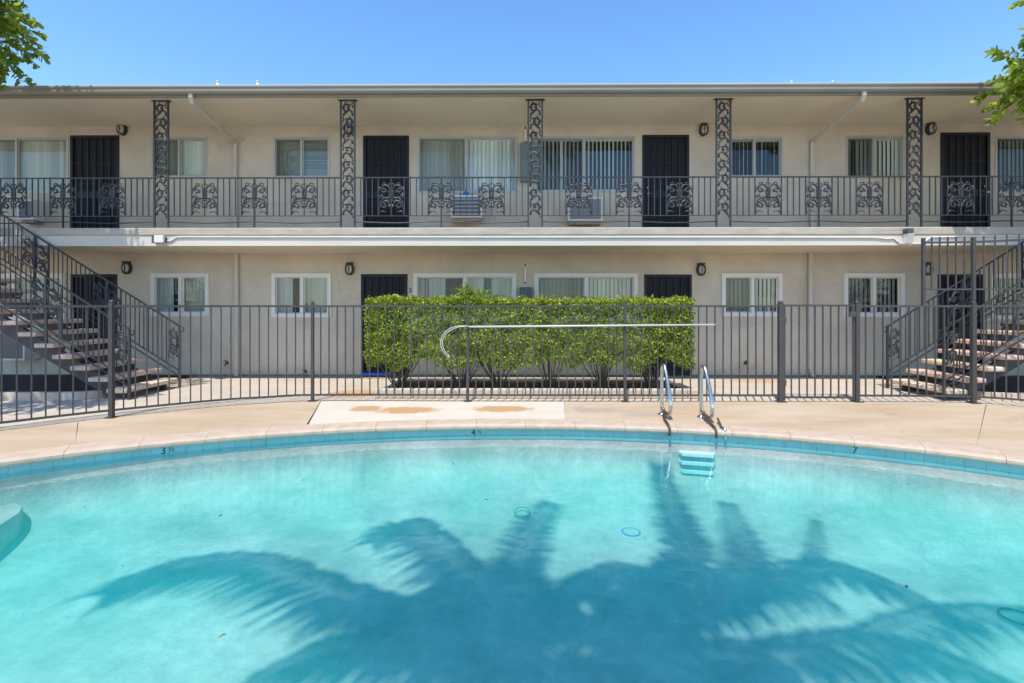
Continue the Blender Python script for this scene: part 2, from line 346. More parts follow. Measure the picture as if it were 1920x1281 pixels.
# pool steps set into the far wall below the grab rails
tS = min(TS, key=lambda t: abs(pool_pt(t).x-2.16)+(0 if math.sin(t) > 0 else 99)); pS = pool_pt(tS); qS = pool_pt(tS+.003); aS = math.atan2(qS.y-pS.y, qS.x-pS.x)+math.pi
stm = MB(); stm.add([(-.21, 0, 0), (.21, 0, 0), (.17, -.10, 0), (-.17, -.10, 0), (-.21, 0, -.035), (.21, 0, -.035), (.17, -.10, -.035), (-.17, -.10, -.035)],
    [(0, 3, 2, 1), (4, 5, 6, 7), (0, 1, 5, 4), (1, 2, 6, 5), (2, 3, 7, 6), (3, 0, 4, 7)])
stme = stm.mesh('wall_step', M['stepw'])
for z in (-.26, -.36, -.46): inst('wall_step', stme, (pS.x, pS.y, z), shell, aS)
# rounded entry step at the shallow end
mb = MB(); cur = [(-4.80, 4.71), (-4.64, 4.63), (-4.53, 4.48), (-4.45, 4.26), (-4.38, 4.0), (-4.34, 3.6), (-4.36, 3.1), (-4.5, 2.5), (-4.8, 1.9), (-5.3, 1.5), (-5.9, 1.75), (-6.15, 2.5), (-5.95, 3.3), (-5.6, 3.9), (-5.2, 4.35)]
n = len(cur); mb.add([(x, y, -.42) for x, y in cur]+[(x, y, -.80) for x, y in cur], [tuple(range(n)), *[(i, n+i, n+(i+1) % n, (i+1) % n) for i in range(n)]])
mb.build('entry_step', M['plaster'], shell)
# painted depth numbers on the tiles
def depth_number(body, px, small=None):
    best = min(TS, key=lambda t: (abs((lambda p: CX+F*((p.x*RT.x+p.y*RT.y)/(p.x*FW.x+p.y*FW.y)) if (p.x*FW.x+p.y*FW.y) > .1 else 1e9)(pool_pt(t))-px)) if math.sin(t) > .1 else 1e9)
    p = pool_pt(best, -.011); q = pool_pt(best+.003, -.011); a = math.atan2(q.y-p.y, q.x-p.x)+math.pi
    ex = Matrix.Rotation(R(90), 4, 'X')
    inst('depth_number', textmesh('depth_number', body, .105, M['ink']), (p.x, p.y, -.095), shell, a, ex)
    if small: inst('depth_fraction', textmesh('depth_fraction', small, .075, M['ink']), (p.x+.075*math.cos(a), p.y+.075*math.sin(a), -.088), shell, a, ex)
depth_number('3', 298, '½'); depth_number('4', 888, '½'); depth_number('7', 1604)
# water body
mb = MB(); vs = []
for z in (WATER_Z, -1.6):
    for t in TS: vs.append(pool_pt(t, .03)+Vector((0, 0, z)))
mb.add(vs, [tuple(range(NP)), tuple(reversed(range(NP, 2*NP))), *[(k, NP+k, NP+(k+1) % NP, (k+1) % NP) for k in range(NP)]])
wat = mb.build('pool_water', M['water']); tag(wat, kind='structure')
# coping stones
coping = empty('pool_coping', (0, 6.2, 0)); tag(coping, kind='structure')
cl = .6; nc = int(round(ARC[-1]/cl)); cl = ARC[-1]/nc; CW = .27
prof = [(-.045, -.05), (-.055, -.03), (-.055, -.005), (-.035, .012), (-.005, .018), (CW, .012), (CW, -.06), (-.0, -.06)]
for i in range(nc):
    mb = MB(); vs = []; ns = 7; g = .0016/cl
    for k in range(ns+1):
        t = t_at((i+g+(1-2*g)*k/ns)*cl)
        for (o_, z) in prof: vs.append(pool_pt(t, o_)+Vector((0, 0, z)))
    m_ = len(prof); fs = [(k*m_+j, k*m_+(j+1) % m_, (k+1)*m_+(j+1) % m_, (k+1)*m_+j) for k in range(ns) for j in range(m_)]
    fs += [tuple(reversed(range(m_))), tuple(ns*m_+j for j in range(m_))]
    mb.add(vs, fs).build('coping_stone', M['coping'], coping)

# ================================================================== GROUND
fence_line = [(-8.2, 3.2), (-7.2, 4.3), (-6.45, 5.3), (-5.98, 5.82), (-5.30, 6.46), (-4.33, 7.16), (-3.72, 7.42), (-3.06, FENCE), (-.7, FENCE), (1.7, FENCE), (4.06, FENCE), (5.26, FENCE), (6.86, 7.52), (7.6, 7.05), (8.4, 6.2), (9.0, 5.0)]
LINE = smoothpath([(x, y, 0) for x, y in fence_line], 8)
def line_y(x):
    for a, b in zip(LINE, LINE[1:]):
        if a.x <= x <= b.x: return a.y+(b.y-a.y)*(x-a.x)/max(1e-6, b.x-a.x)
    return None
def radial(a, off_line=.07):
    """ground point on the outer deck edge in direction a from the pool centre"""
    d = Vector((math.cos(a), math.sin(a), 0)); best = None
    for p, q in zip(LINE, LINE[1:]):
        e = q-p; den = d.x*e.y-d.y*e.x
        if abs(den) < 1e-9: continue
        r0 = p-PC; t = (r0.x*e.y-r0.y*e.x)/den; u = (r0.x*d.y-r0.y*d.x)/den
        if t > 0 and -.001 <= u <= 1.001: best = t if best is None else min(best, t)
    if best is None: best = 9.4
    return PC+d*(best-off_line)
def pool_r(a, off):
    d = Vector((math.cos(a), math.sin(a), 0)); lo, hi = 0, 30
    # match direction by marching parameters
    best = min((pool_pt(2*math.pi*k/1440, off) for k in range(1440)), key=lambda p: abs(math.atan2((p-PC).cross(d).z, (p-PC).dot(d))))
    return best
sub = MB(); sub.add([(-12, -9, -.035), (12, -9, -.035), (12, 8.2, -.035), (-12, 8.2, -.035)], [])
# joint bed below the slabs (seen only in the joints): ring round the basin
vs = []
NA = 240; ang = [2*math.pi*k/NA for k in range(NA)]
inn = [pool_r(a, .20) for a in ang]; out_ = [radial(a, -.05) for a in ang]
for p in inn: vs.append((p.x, p.y, -.035))
for p in out_: vs.append((p.x, p.y, -.035))
sub = MB().add(vs, [(k, NA+k, NA+(k+1) % NA, (k+1) % NA) for k in range(NA)]); tag(sub.build('joint_bed', M['joint']), kind='structure')
# courtyard sheet outside the deck, reaching to the horizon
vs = []
for a in ang: p = radial(a, -.02); vs.append((p.x, p.y, 0))
for a in ang: vs.append((PC.x+18*math.cos(a), PC.y+18*math.sin(a), 0))
for a in ang: vs.append((PC.x+900*math.cos(a), PC.y+900*math.sin(a), -.2))
ground = MB().add(vs, [(j*NA+k, (j+1)*NA+k, (j+1)*NA+(k+1) % NA, j*NA+(k+1) % NA) for j in (0, 1) for k in range(NA)]).build('ground', M['courtyard'])
tag(ground, kind='structure')
# deck slabs
deck = empty('pool_deck', (0, 6.8, 0)); tag(deck, kind='structure')
def ang_of(px, py): p = GP(px, py); return math.atan2(p.y-PC.y, p.x-PC.x)
padL = (ang_of(605, 756), ang_of(570, 793)); padR = (ang_of(1058, 756), ang_of(1058, 793)); jL = (ang_of(150, 792), ang_of(127, 830)); jR = (ang_of(1840, 762), ang_of(1845, 835))
breaks = [(-.9, -.9), (-.05, -.05), jR, padR, padL, jL, (math.pi+.05, math.pi+.05), (math.pi+1.1, math.pi+1.1), (2*math.pi-.9, 2*math.pi-.9)]
for i in range(len(breaks)-1):
    a0, a1 = breaks[i], breaks[i+1]; ns = 40; vs = []; gp = .0007
    for k in range(ns+1):
        f_ = k/ns
        ao = a0[0]+gp+(a1[0]-a0[0]-2*gp)*f_; ai = a0[1]+gp+(a1[1]-a0[1]-2*gp)*f_
        po = radial(ao, .004); pi = pool_r(ai, CW+.008)
        for z in (0.0, -.09):
            for j in range(4): q = pi+(po-pi)*(j/3); vs.append((q.x, q.y, z))
    fs = []
    for k in range(ns):
        b = k*8; c = (k+1)*8
        for j in range(3): fs.append((b+j, b+j+1, c+j+1, c+j))
        fs.append((b+3, b+7, c+7, c+3)); fs.append((b, c, c+4, b+4))
    fs += [(0, 4, 5, 1), (1, 5, 6, 2), (2, 6, 7, 3)]; e = ns*8; fs += [(e, e+1, e+5, e+4), (e+1, e+2, e+6, e+5), (e+2, e+3, e+7, e+6)]
    MB().add(vs, fs).build('deck_slab', M['pad'] if i == 3 else M['slab'], deck)
st = []
for (px, py, rx, ry) in ((688, 766, .30, .24), (763, 769, .52, .27), (941, 767, .52, .25)):
    p = GP(px, py); st.append((p.x, p.y, rx, ry, .92))
add_stains(M['pad'], st, (.42, .245, .11), .35)
p1 = GP(1130, 770); p2 = GP(1200, 775); p3 = GP(1090, 768)
add_stains(M['slab'], [(p1.x, p1.y, .35, .22, .55), (p2.x, p2.y, .3, .3, .4), (p3.x, p3.y, .12, .3, .5)], (.30, .26, .24), .6)
p = GP(662, 738); q = GP(1420, 714); add_stains(M['courtyard'], [(p.x, p.y, .5, .45, .9), (q.x, q.y, .7, .3, .6)], (.46, .27, .13), .3)

add_cracks(M['slab'], (.20, .16, .12), .45, .005, .5); add_cracks(M['courtyard'], (.20, .17, .14), .4, .005, .5); add_cracks(M['stucco'], (.30, .25, .20), .35, .004, .5)
add_stains(M['slab'], [(GP(a, b).x, GP(a, b).y, c, d, e) for a, b, c, d, e in ((60, 830, .9, .25, .35), (380, 790, 1.0, .25, .4), (500, 800, .5, .15, .35), (1500, 800, 1.2, .22, .3), (1700, 790, .9, .3, .3), (1880, 810, .8, .3, .35))], (.40, .29, .18), 1.0)
# ================================================================== BUILDING
Z2 = WZ(427, FRONT); ZLOW = WZ(475, WALL); ZLIP = WZ(441, FRONT); ZSOF = WZ(235, WALL)
BX0, BX1 = -13.6, 14.4
bld = empty('apartment_building', (.4, WALL, 0), 'two storey beige stucco apartment block with a railed upper walkway', 'building')
wins_up = [(-56, 128, 257, 362, 30), (284, 388, 257, 333, 335), (513, 618, 257, 334, 565), (783, 970, 256, 362, 874), (1003, 1191, 256, 360, 1095), (1363, 1468, 257, 333, 1415), (1586, 1695, 255, 334, 1639), (1866, 2053, 255, 360, 1958)]
wins_lo = [(-70, 123, 513, 600, 26), (284, 392, 513, 593, 338), (510, 621, 513, 595, 566), (776, 968, 513, 602, 872), (1002, 1195, 513, 602, 1099), (1353, 1466, 513, 593, 1411), (1582, 1695, 513, 594, 1639), (1857, 2050, 513, 600, 1953)]
doors_up = [(132, 224, 252), (681, 767, 254), (1204, 1292, 254), (1763, 1856, 251)]
doors_lo = [(133, 220, 514), (677, 764, 514), (1208, 1297, 515), (1758, 1845, 515)]
def rect(px0, px1, py0, py1):
    a = WP(px0, py0, WALL); b = WP(px1, py1, WALL); return (a[0], b[0], b[1], a[1])
def wall_with_holes(name, x0, x1, z0, z1, holes, dep=.12):
    xs = sorted({x0, x1, *[h[0] for h in holes], *[h[1] for h in holes]}); zs = sorted({z0, z1, *[h[2] for h in holes], *[h[3] for h in holes]})
    mb = MB()
    for a, b in zip(xs, xs[1:]):
        for c, d in zip(zs, zs[1:]):
            mx, mz = (a+b)/2, (c+d)/2
            if any(h[0] < mx < h[1] and h[2] < mz < h[3] for h in holes): continue
            mb.add([(a, WALL, c), (b, WALL, c), (b, WALL, d), (a, WALL, d)], [(0, 1, 2, 3)])
    for (a, b, c, d) in holes:
        mb.add([(a, WALL, c), (b, WALL, c), (b, WALL, d), (a, WALL, d), (a, WALL+dep, c), (b, WALL+dep, c), (b, WALL+dep, d), (a, WALL+dep, d)],
               [(0, 4, 5, 1), (1, 5, 6, 2), (2, 6, 7, 3), (3, 7, 4, 0)])
    return mb.build(name, M['stucco'], bld)
HU = [rect(a, b, c, d) for a, b, c, d, m_ in wins_up]; HL = [rect(a, b, c, d) for a, b, c, d, m_ in wins_lo]
DU = [(*[WX(v, WALL) for v in (a, b)], Z2+.01, WZ(c, WALL)) for a, b, c in doors_up]; DL = [(*[WX(v, WALL) for v in (a, b)], .03, WZ(c, WALL)) for a, b, c in doors_lo]
wall_with_holes('lower_wall', BX0, BX1, 0, ZLOW+.02, HL+DL); wall_with_holes('upper_wall', BX0, BX1, ZLOW+.02, ZSOF+.02, HU+DU)
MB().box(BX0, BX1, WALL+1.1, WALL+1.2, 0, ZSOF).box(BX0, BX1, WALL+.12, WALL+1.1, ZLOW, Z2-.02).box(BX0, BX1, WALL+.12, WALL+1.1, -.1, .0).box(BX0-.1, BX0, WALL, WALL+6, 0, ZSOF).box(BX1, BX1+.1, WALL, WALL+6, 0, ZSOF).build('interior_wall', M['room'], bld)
# thin dark strip painting in the shadow line at the wall foot
MB().box(BX0, BX1, WALL-.012, WALL-.001, 0.0, .045).build('wall_base_shade', M['joint'], bld)
# balcony
MB().box(BX0, BX1, FRONT+.05, WALL-.002, ZLOW, Z2-.012).build('balcony_slab', M['soffit'], bld)
MB().box(BX0, BX1, FRONT-.012, FRONT+.048, ZLOW-.004, ZLIP-.002).build('balcony_fascia', M['white'], bld)
MB().box(BX0, BX1, FRONT-.028, WALL-.003, ZLIP, Z2).build('balcony_deck', M['deckedge'], bld, bevel=.012)
# eave
EAVE = 8.66
MB().box(BX0-.4, BX1+.4, EAVE+.1, WALL+5.5, ZSOF, ZSOF+.03).build('eave_soffit', M['soffit'], bld)
MB().box(BX0-.4, BX1+.4, EAVE+.07, EAVE+.098, ZSOF-.035, ZSOF+.16).build('eave_fascia', M['gutter'], bld)
gz0, gz1 = ZSOF+.005, WZ(160, EAVE-.02)
mb = MB(); gp_ = [(EAVE+.066, gz0), (EAVE+.0, gz0), (EAVE-.03, gz0+.03), (EAVE-.03, gz1-.03), (EAVE-.045, gz1-.02), (EAVE-.045, gz1), (EAVE-.02, gz1), (EAVE-.018, gz0+.03), (EAVE+.066, gz0+.02)]
vs = [(x, y, z) for x in (BX0-.4, BX1+.4) for y, z in gp_]; n = len(gp_)
mb.add(vs, [(i, (i+1) % n, n+(i+1) % n, n+i) for i in range(n)]+[tuple(range(n)), tuple(reversed(range(n, 2*n)))]); mb.build('gutter', M['gutter'], bld)
MB().box(BX0-.4, BX1+.4, EAVE-.046, EAVE-.012, gz1+.002, gz1+.014).build('gutter_lip', M['white'], bld)
# roof: low pitched, courses of shingles
roof = MB(); ry0, ry1 = EAVE+.03, WALL+5.5; sl = .05
roof.add([(BX0-.4, ry0, gz1-.02), (BX1+.4, ry0, gz1-.02), (BX1+.4, ry1, gz1-.02+(ry1-ry0)*sl), (BX0-.4, ry1, gz1-.02+(ry1-ry0)*sl), (BX0-.4, ry1, ZSOF), (BX1+.4, ry1, ZSOF)], [(0, 1, 2, 3), (3, 2, 5, 4)])
ro = roof.build('roof', M['roof'], bld)
shm = MB(); shm.add([(-.16, -.16, 0), (.16, -.16, 0), (.16, .02, 0), (-.16, .02, 0), (-.16, -.16, .012), (.16, -.16, .012), (.16, .02, .012), (-.16, .02, .012)], [(0, 3, 2, 1), (4, 5, 6, 7), (0, 1, 5, 4), (1, 2, 6, 5), (2, 3, 7, 6), (3, 0, 4, 7)])
mb = MB()
x = BX0-.2
while x < BX1+.3:
    wv = random.uniform(.25, .38); dz = random.uniform(0, .018); mb.box(x, x+wv-.012, ry0-.035-random.uniform(0, .02), ry0+.16, gz1-.015+.004, gz1+.008+dz); x += wv
tag(mb.build('shingle_edge', M['roof'], ro), kind='stuff')

# ---- windows
def blinds(name, x0, x1, z0, z1, y, m, parent, ang=25, pitch=.085, gap=1.0):
    mb = MB(); x = x0+.03; a0 = R(ang)
    while x < x1-.02:
        a = a0+random.uniform(-.09, .09)+(random.choice((.5, -.4)) if random.random() < .05 else 0); hw = (.040 if ang > 40 else .0445)*gap; c, s_ = hw*math.cos(a), hw*math.sin(a)
        mb.add([(x-c, y-s_, z0+.03), (x+c, y+s_, z0+.03), (x+c, y+s_, z1-.05), (x-c, y-s_, z1-.05)], [(0, 1, 2, 3)]); x += pitch
    mb.box(x0+.01, x1-.01, y-.03, y+.03, z1-.05, z1-.005)
    return tag(mb.build(name, m, parent), kind='stuff')
def hblinds(x0, x1, z0, z1, y, m, parent):
    mb = MB(); z = z0+.02
    while z < z1-.02: mb.add([(x0+.01, y-.012, z-.008), (x1-.01, y-.012, z-.008), (x1-.01, y+.012, z+.012), (x0+.01, y+.012, z+.012)], [(0, 1, 2, 3)]); z += .024
    return tag(mb.build('horizontal_blinds', m, parent), kind='stuff')
def window(h, mull, fw, fm, proud, spec):
    x0, x1, z0, z1 = h; xm = WX(mull, WALL); y0, y1 = WALL-proud, WALL+.06
    mb = MB(); e = .004
    mb.box(x0-e, x0+fw, y0, y1, z0-e, z1+e).box(x1-fw, x1+e, y0, y1, z0-e, z1+e).box(x0+fw, x1-fw, y0, y1, z1-fw, z1+e).box(x0+fw, x1-fw, y0, y1, z0-e, z0+fw)
    f_ = mb.build('window', fm, bld, bevel=.004)
    MB().box(xm-fw*.45, xm+fw*.45, y0+.012, y1-.005, z0+fw, z1-fw).build('mullion', fm, f_, bevel=.003)
    sw = .022
    for i, (a, b) in enumerate(((x0+fw, xm-fw*.45), (xm+fw*.45, x1-fw))):
        c, d = z0+fw, z1-fw; yy = WALL+.03+.012*i
        s = MB().box(a, a+sw, yy-.012, yy+.012, c, d).box(b-sw, b, yy-.012, yy+.012, c, d).box(a+sw, b-sw, yy-.012, yy+.012, c, c+sw).box(a+sw, b-sw, yy-.012, yy+.012, d-sw, d)
        s.build('sash', fm, f_)
        MB().box(a+sw-.003, b-sw+.003, yy-.003, yy+.003, c+sw-.003, d-sw+.003).build('pane', M['glass'], f_)
        k = spec[i]
        if 's' in k: MB().add([(a+.012, yy-.018, c+.012), (b-.012, yy-.018, c+.012), (b-.012, yy-.018, d-.012), (a+.012, yy-.018, d-.012)], [(0, 1, 2, 3)]).build('insect_screen', M['screenm'], f_)
        ba, bb = a-.02, b+.02; yb = WALL+.10
        if 'c' in k: blinds('vertical_blinds', ba, bb, c-.02, d+.02, yb, M['blind'], f_, 24)
        if 'w' in k: blinds('vertical_blinds', ba, bb, c-.02, d+.02, yb, M['blindw'], f_, 24)
        if 'd' in k: blinds('vertical_blinds', ba, bb, c-.02, d+.02, yb, M['blindd'], f_, 22)
        if 'o' in k: blinds('vertical_blinds', ba, bb, c-.02, d+.02, yb, M['blindw'], f_, 58)
        if 'h' in k: hblinds(ba, bb, c-.02, d+.02, yb, M['blindw'], f_)
        if 'p' in k:                                   # blind drawn over part of the pane
            blinds('vertical_blinds', ba, ba+(bb-ba)*.62, c-.02, d+.02, yb, M['blindw'], f_, 30)
    return f_
su = [('d', 'c'), ('sd', 'w'), ('sd', 'h'), ('sc', 'w'), ('so', 'o'), ('so', 'o'), ('sd', 'w'), ('sd', 'd')]
for h, wd, s_ in zip(HU, wins_up, su): window(h, wd[4], .035, M['alu'], .012, s_)
sl_ = [('d', 'd'), ('sp', 'd'), ('sp', 'd'), ('sp', 'd'), ('sd', 'c'), ('sd', 'c'), ('sd', 'd'), ('d', 'd')]
for h, wd, s_ in zip(HL, wins_lo, sl_): window(h, wd[4], .075, M['vinyl'], .03, s_)
# ---- doors: steel security doors with vertical bars over mesh
def door(h, up, knob_side):
    x0, x1, z0, z1 = h; y0 = WALL-.015; fw = .06
    d = MB().box(x0, x0+fw, y0, WALL+.06, z0, z1).box(x1-fw, x1, y0, WALL+.06, z0, z1).box(x0+fw, x1-fw, y0, WALL+.06, z1-fw, z1).box(x0+fw, x1-fw, y0, WALL+.06, z0, z0+.10).build('door', M['door'], bld, bevel=.004)
    MB().box(x0+fw, x1-fw, WALL+.03, WALL+.06, z0+.1, z1-fw).build('mesh_panel', M['mesh'], d)
    zc = z0+(z1-z0)*.42
    MB().box(x0+fw, x1-fw, WALL+.008, WALL+.028, zc-.07, zc+.07).build('lock_rail', M['door'], d)
    MB().box(x0+fw, x1-fw, WALL+.010, WALL+.028, z0+(z1-z0)*.72, z0+(z1-z0)*.72+.025).build('cross_bar', M['door'], d)
    nb = 5; bm_ = MB().box(-.011, .011, -.004, .012, z0+.1, z1-fw).mesh('bar', M['door'])
    for i in range(nb): inst('bar', bm_, (x0+fw+(x1-x0-2*fw)*(i+1)/(nb+1), WALL+.004, 0), d)
    kx = x1-.11 if knob_side > 0 else x0+.11
    mb = MB(); mb.tube([(kx, WALL+.01, zc+.0), (kx, WALL-.05, zc+.0)], [.012, .012], 8); mb.tube([(kx, WALL-.04, zc), (kx, WALL-.055, zc), (kx, WALL-.085, zc), (kx, WALL-.1, zc)], [.02, .03, .03, .015], 10); mb.tube([(kx, WALL+.01, zc+.13), (kx, WALL-.03, zc+.13)], .026, 12)
    mb.build('handle', M['brass'], d, smooth=True)
    return d
for h, k in zip(DU, (1, 1, -1, 1)): door(h, True, k)
for h, k in zip(DL, (1, 1, -1, -1)): door(h, False, k)
for body, px, py in (('3', 769, 545), ('4', 1200, 561)):
    a = WP(px, py, WALL); inst('house_number', textmesh('house_number', body, .13, M['ink'], .006), (a[0], WALL-.008, a[1]), bld, 0, Matrix.Rotation(R(90), 4, 'X'))
st = []
for px, py, rx, rz, e in ((1490, 500, .55, .22, .45), (1290, 320, .35, .5, .2), (600, 640, .5, .3, .25), (470, 300, .4, .3, .25), (1660, 640, .6, .35, .25)):
    a = WP(px, py, WALL); st.append((a[0], a[1], rx, rz, e))
add_stains(M['stucco'], st, (.60, .545, .46), .5, True)
st = []
for px, py, rx, rz, e in ((872, 425, .22, .18, .5), (1097, 425, .2, .12, .4), (447, 560, .12, .6, .2), (1510, 560, .15, .7, .3), (570, 604, .3, .14, .25), (1410, 604, .35, .12, .25), (340, 604, .3, .12, .25), (1400, 690, .3, .1, .35), (430, 690, .25, .1, .3)):
    a = WP(px, py, WALL); st.append((a[0], a[1], rx, rz, e))
add_stains(M['stucco'], st, (.36, .285, .20), .9, True)
# ---- downspouts
def downspout(pts, wd=.075, dp=.06):
    mb = MB()
    for a, b in zip(pts, pts[1:]):
        a, b = Vector(a), Vector(b); d = (b-a).normalized()*.02; mb.bar(a-d, b+d, wd, dp, Vector((0, -1, 0)) if abs((b-a).normalized().z) > .8 else Vector((0, 0, 1)))
    return mb.build('downspout', M['downspout'], bld, bevel=.012)
for gx, wx, lx, kick in ((356, 441, 443, 1), (1622, 1523, 1520, 0)):
    gX = WX(gx, EAVE); wX = WX(wx, WALL-.06); lX = WX(lx, WALL-.06); yw = WALL-.05; z1_ = WZ(268, WALL)
    downspout([(gX, EAVE+.03, gz0+.02), (gX, EAVE+.03, gz0-.05), (gX+(wX-gX)*.04, EAVE+.08, gz0-.13), (wX, yw, z1_), (wX, yw, Z2)])
    downspout([(lX, yw, ZLOW), (lX, yw, .16), (lX+.05*kick, yw-.10, .05)])
    mbp = MB()
    for z in (Z2+.9,): mbp.box(wX-.05, wX+.05, yw-.036, WALL-.002, z, z+.03)
    mbp.build('pipe_strap', M['downspout'], bld)

# ================================================================== SCROLLWORK IRON
def spiral(cx, cz, r0, r1, a0, a1, n=18): return [Vector((cx+(r0+(r1-r0)*k/n)*math.cos(R(a0+(a1-a0)*k/n)), 0, cz+(r0+(r1-r0)*k/n)*math.sin(R(a0+(a1-a0)*k/n)))) for k in range(n+1)]
def vine(mb, pts, r0=.009, r1=.005, nub=.026, step=4, side=1, map_=None):
    m_ = len(pts); f_ = map_ or (lambda p: p)
    mb.tube([f_(p) for p in pts], [1.75*(r0+(r1-r0)*i/(m_-1)) for i in range(m_)], 5, flat=.8)
    for i in range(2, m_-2, step):
        d = (pts[i+1]-pts[i-1]).normalized(); nrm = Vector((-d.z, 0, d.x))*side
        for sg in ((1, -1) if i % (2*step) == 2 else (1,)):
            a = pts[i]; b = a+(d*.5+nrm*sg)*nub*.6; c = a+(d*1.2+nrm*sg*.9)*nub
            mb.tube([f_(a), f_(b), f_(c)], [.007, .0125, .002], 4, flat=.6)
def half_panel(mb, wv, hv, mir, map_=None):
    """one half of a cast panel: leafy scroll above, a second scroll below and a sprung foot"""
    s = mir
    def T(pts): return [Vector((p.x*s*wv/.235, 0, p.z*hv/.6)) for p in pts]
    vine(mb, T([Vector((.012, 0, .30)), Vector((.03, 0, .36))]+spiral(.122, .463, .102, .035, 205, -150, 22)), .010, .007, side=s, map_=map_)
    vine(mb, T(spiral(.14, .44, .03, .055, -130, -330, 9)), .008, .004, .03, side=-s, map_=map_)
    vine(mb, T([Vector((.02, 0, .58)), Vector((.05, 0, .54)), Vector((.035, 0, .48)), Vector((.012, 0, .44))]), .007, .004, .03, 1, side=s, map_=map_)
    vine(mb, T([Vector((.012, 0, .33)), Vector((.06, 0, .315)), Vector((.13, 0, .315)), Vector((.185, 0, .27)), Vector((.215, 0, .19)), Vector((.222, 0, .10)), Vector((.228, 0, .015))]), .010, .006, .04, 1, side=-s, map_=map_)
    vine(mb, T([Vector((.018, 0, .14)), Vector((.03, 0, .19))]+spiral(.120, .185, .092, .03, 195, -160, 20)), .010, .007, side=s, map_=map_)
    vine(mb, T([Vector((.226, 0, .03)), Vector((.18, 0, .075)), Vector((.12, 0, .07)), Vector((.085, 0, .045))]), .009, .003, .03, 1, side=s, map_=map_)
    vine(mb, T(spiral(.05, .285, .045, .016, 60, -250, 12)), .007, .005, .022, 3, side=s, map_=map_)
    vine(mb, T(spiral(.185, .335, .038, .014, 250, -60, 12)), .007, .005, .022, 3, side=s, map_=map_)
    vine(mb, T(spiral(.13, .175, .022, .05, -120, -310, 8)), .008, .005, .026, 3, side=-s, map_=map_)
    vine(mb, T([Vector((.09, 0, .565)), Vector((.13, 0, .585)), Vector((.17, 0, .57))]), .008, .005, .03, 1, side=s, map_=map_)
    vine(mb, T([Vector((.21, 0, .52)), Vector((.228, 0, .45)), Vector((.21, 0, .40))]), .008, .005, .028, 1, side=-s, map_=map_)
    vine(mb, T([Vector((.19, 0, .30)), Vector((.215, 0, .33)), Vector((.20, 0, .365))]), .007, .004, .03, 1, side=s, map_=map_)
def panel_mesh(name, wv=.235, hv=.6, shear=0.0, halves=(1, -1)):
    mb = MB()
    for s in halves: half_panel(mb, wv, hv, s, (lambda p: Vector((p.x, p.y, p.z+shear*p.x))))
    return mb.mesh(name, M['iron'], True)
PANEL = panel_mesh('scroll_panel')
def column_panel():
    mb = MB(); hgt = 2.06; per = .515; k = 0; z = 0
    while z < hgt-.1:
        s = 1 if k % 2 == 0 else -1
        vine(mb, [Vector((-.085*s, 0, z)), Vector((-.075*s, 0, z+.07)), Vector((-.02*s, 0, z+.11))]+spiral(.012*s, z+.155, .085, .024, (-70 if s > 0 else 250), (250 if s > 0 else -70), 18), .011, .006, .038, 2, side=s)
        vine(mb, [Vector((.09*s, 0, z+.02)), Vector((.05*s, 0, z+.05)), Vector((.075*s, 0, z+.10)), Vector((.095*s, 0, z+.16))], .008, .004, .034, 1, side=-s)
        vine(mb, [Vector((-.09*s, 0, z+.14)), Vector((-.075*s, 0, z+.20)), Vector((-.09*s, 0, z+.25))], .008, .004, .034, 1, side=s)
        vine(mb, [Vector((-.02*s, 0, z+.10)), Vector((.03*s, 0, z+.05)), Vector((.08*s, 0, z+.0)), Vector((.095*s, 0, z-.05))], .009, .006, .03, 1, side=s)
        z += per/2; k += 1
    return mb.mesh('scroll_panel', M['iron'], True)
CPANEL = column_panel()
CYY = FRONT+.045
colx = [WX(v, CYY) for v in (302.5, 652, 1003.5, 1356.5, 1714.5)]
clabels = ['leftmost scrollwork iron column, beside the upper left downspout', 'second scrollwork iron column from the left, beside the upper door with blue bars', 'middle scrollwork iron column with the green cabinet behind it', 'fourth scrollwork iron column, just right of the upper dark blue door', 'rightmost scrollwork iron column, above the white floodlight']
for X, lb in zip(colx, clabels):
    c = empty('iron_column', (X, CYY, Z2), lb, 'column', 'scrollwork columns along the balcony')
    pm = MB().box(-.014, .014, -.014, .014, .006, ZSOF-Z2-.012).mesh('post', M['iron'])
    for s in (-1, 1): inst('post', pm, (X+s*.125, CYY, Z2), c)
    MB().box(X-.17, X+.17, CYY-.03, CYY+.03, ZSOF-.012, ZSOF-.001).build('cap_plate', M['iron'], c)
    for s in (-1, 1): MB().box(X+s*.125-.03, X+s*.125+.03, CYY-.03, CYY+.03, Z2, Z2+.006).build('foot_plate', M['deckedge'], c)
    inst('scroll_panel', CPANEL, (X, CYY, Z2+.235), c)
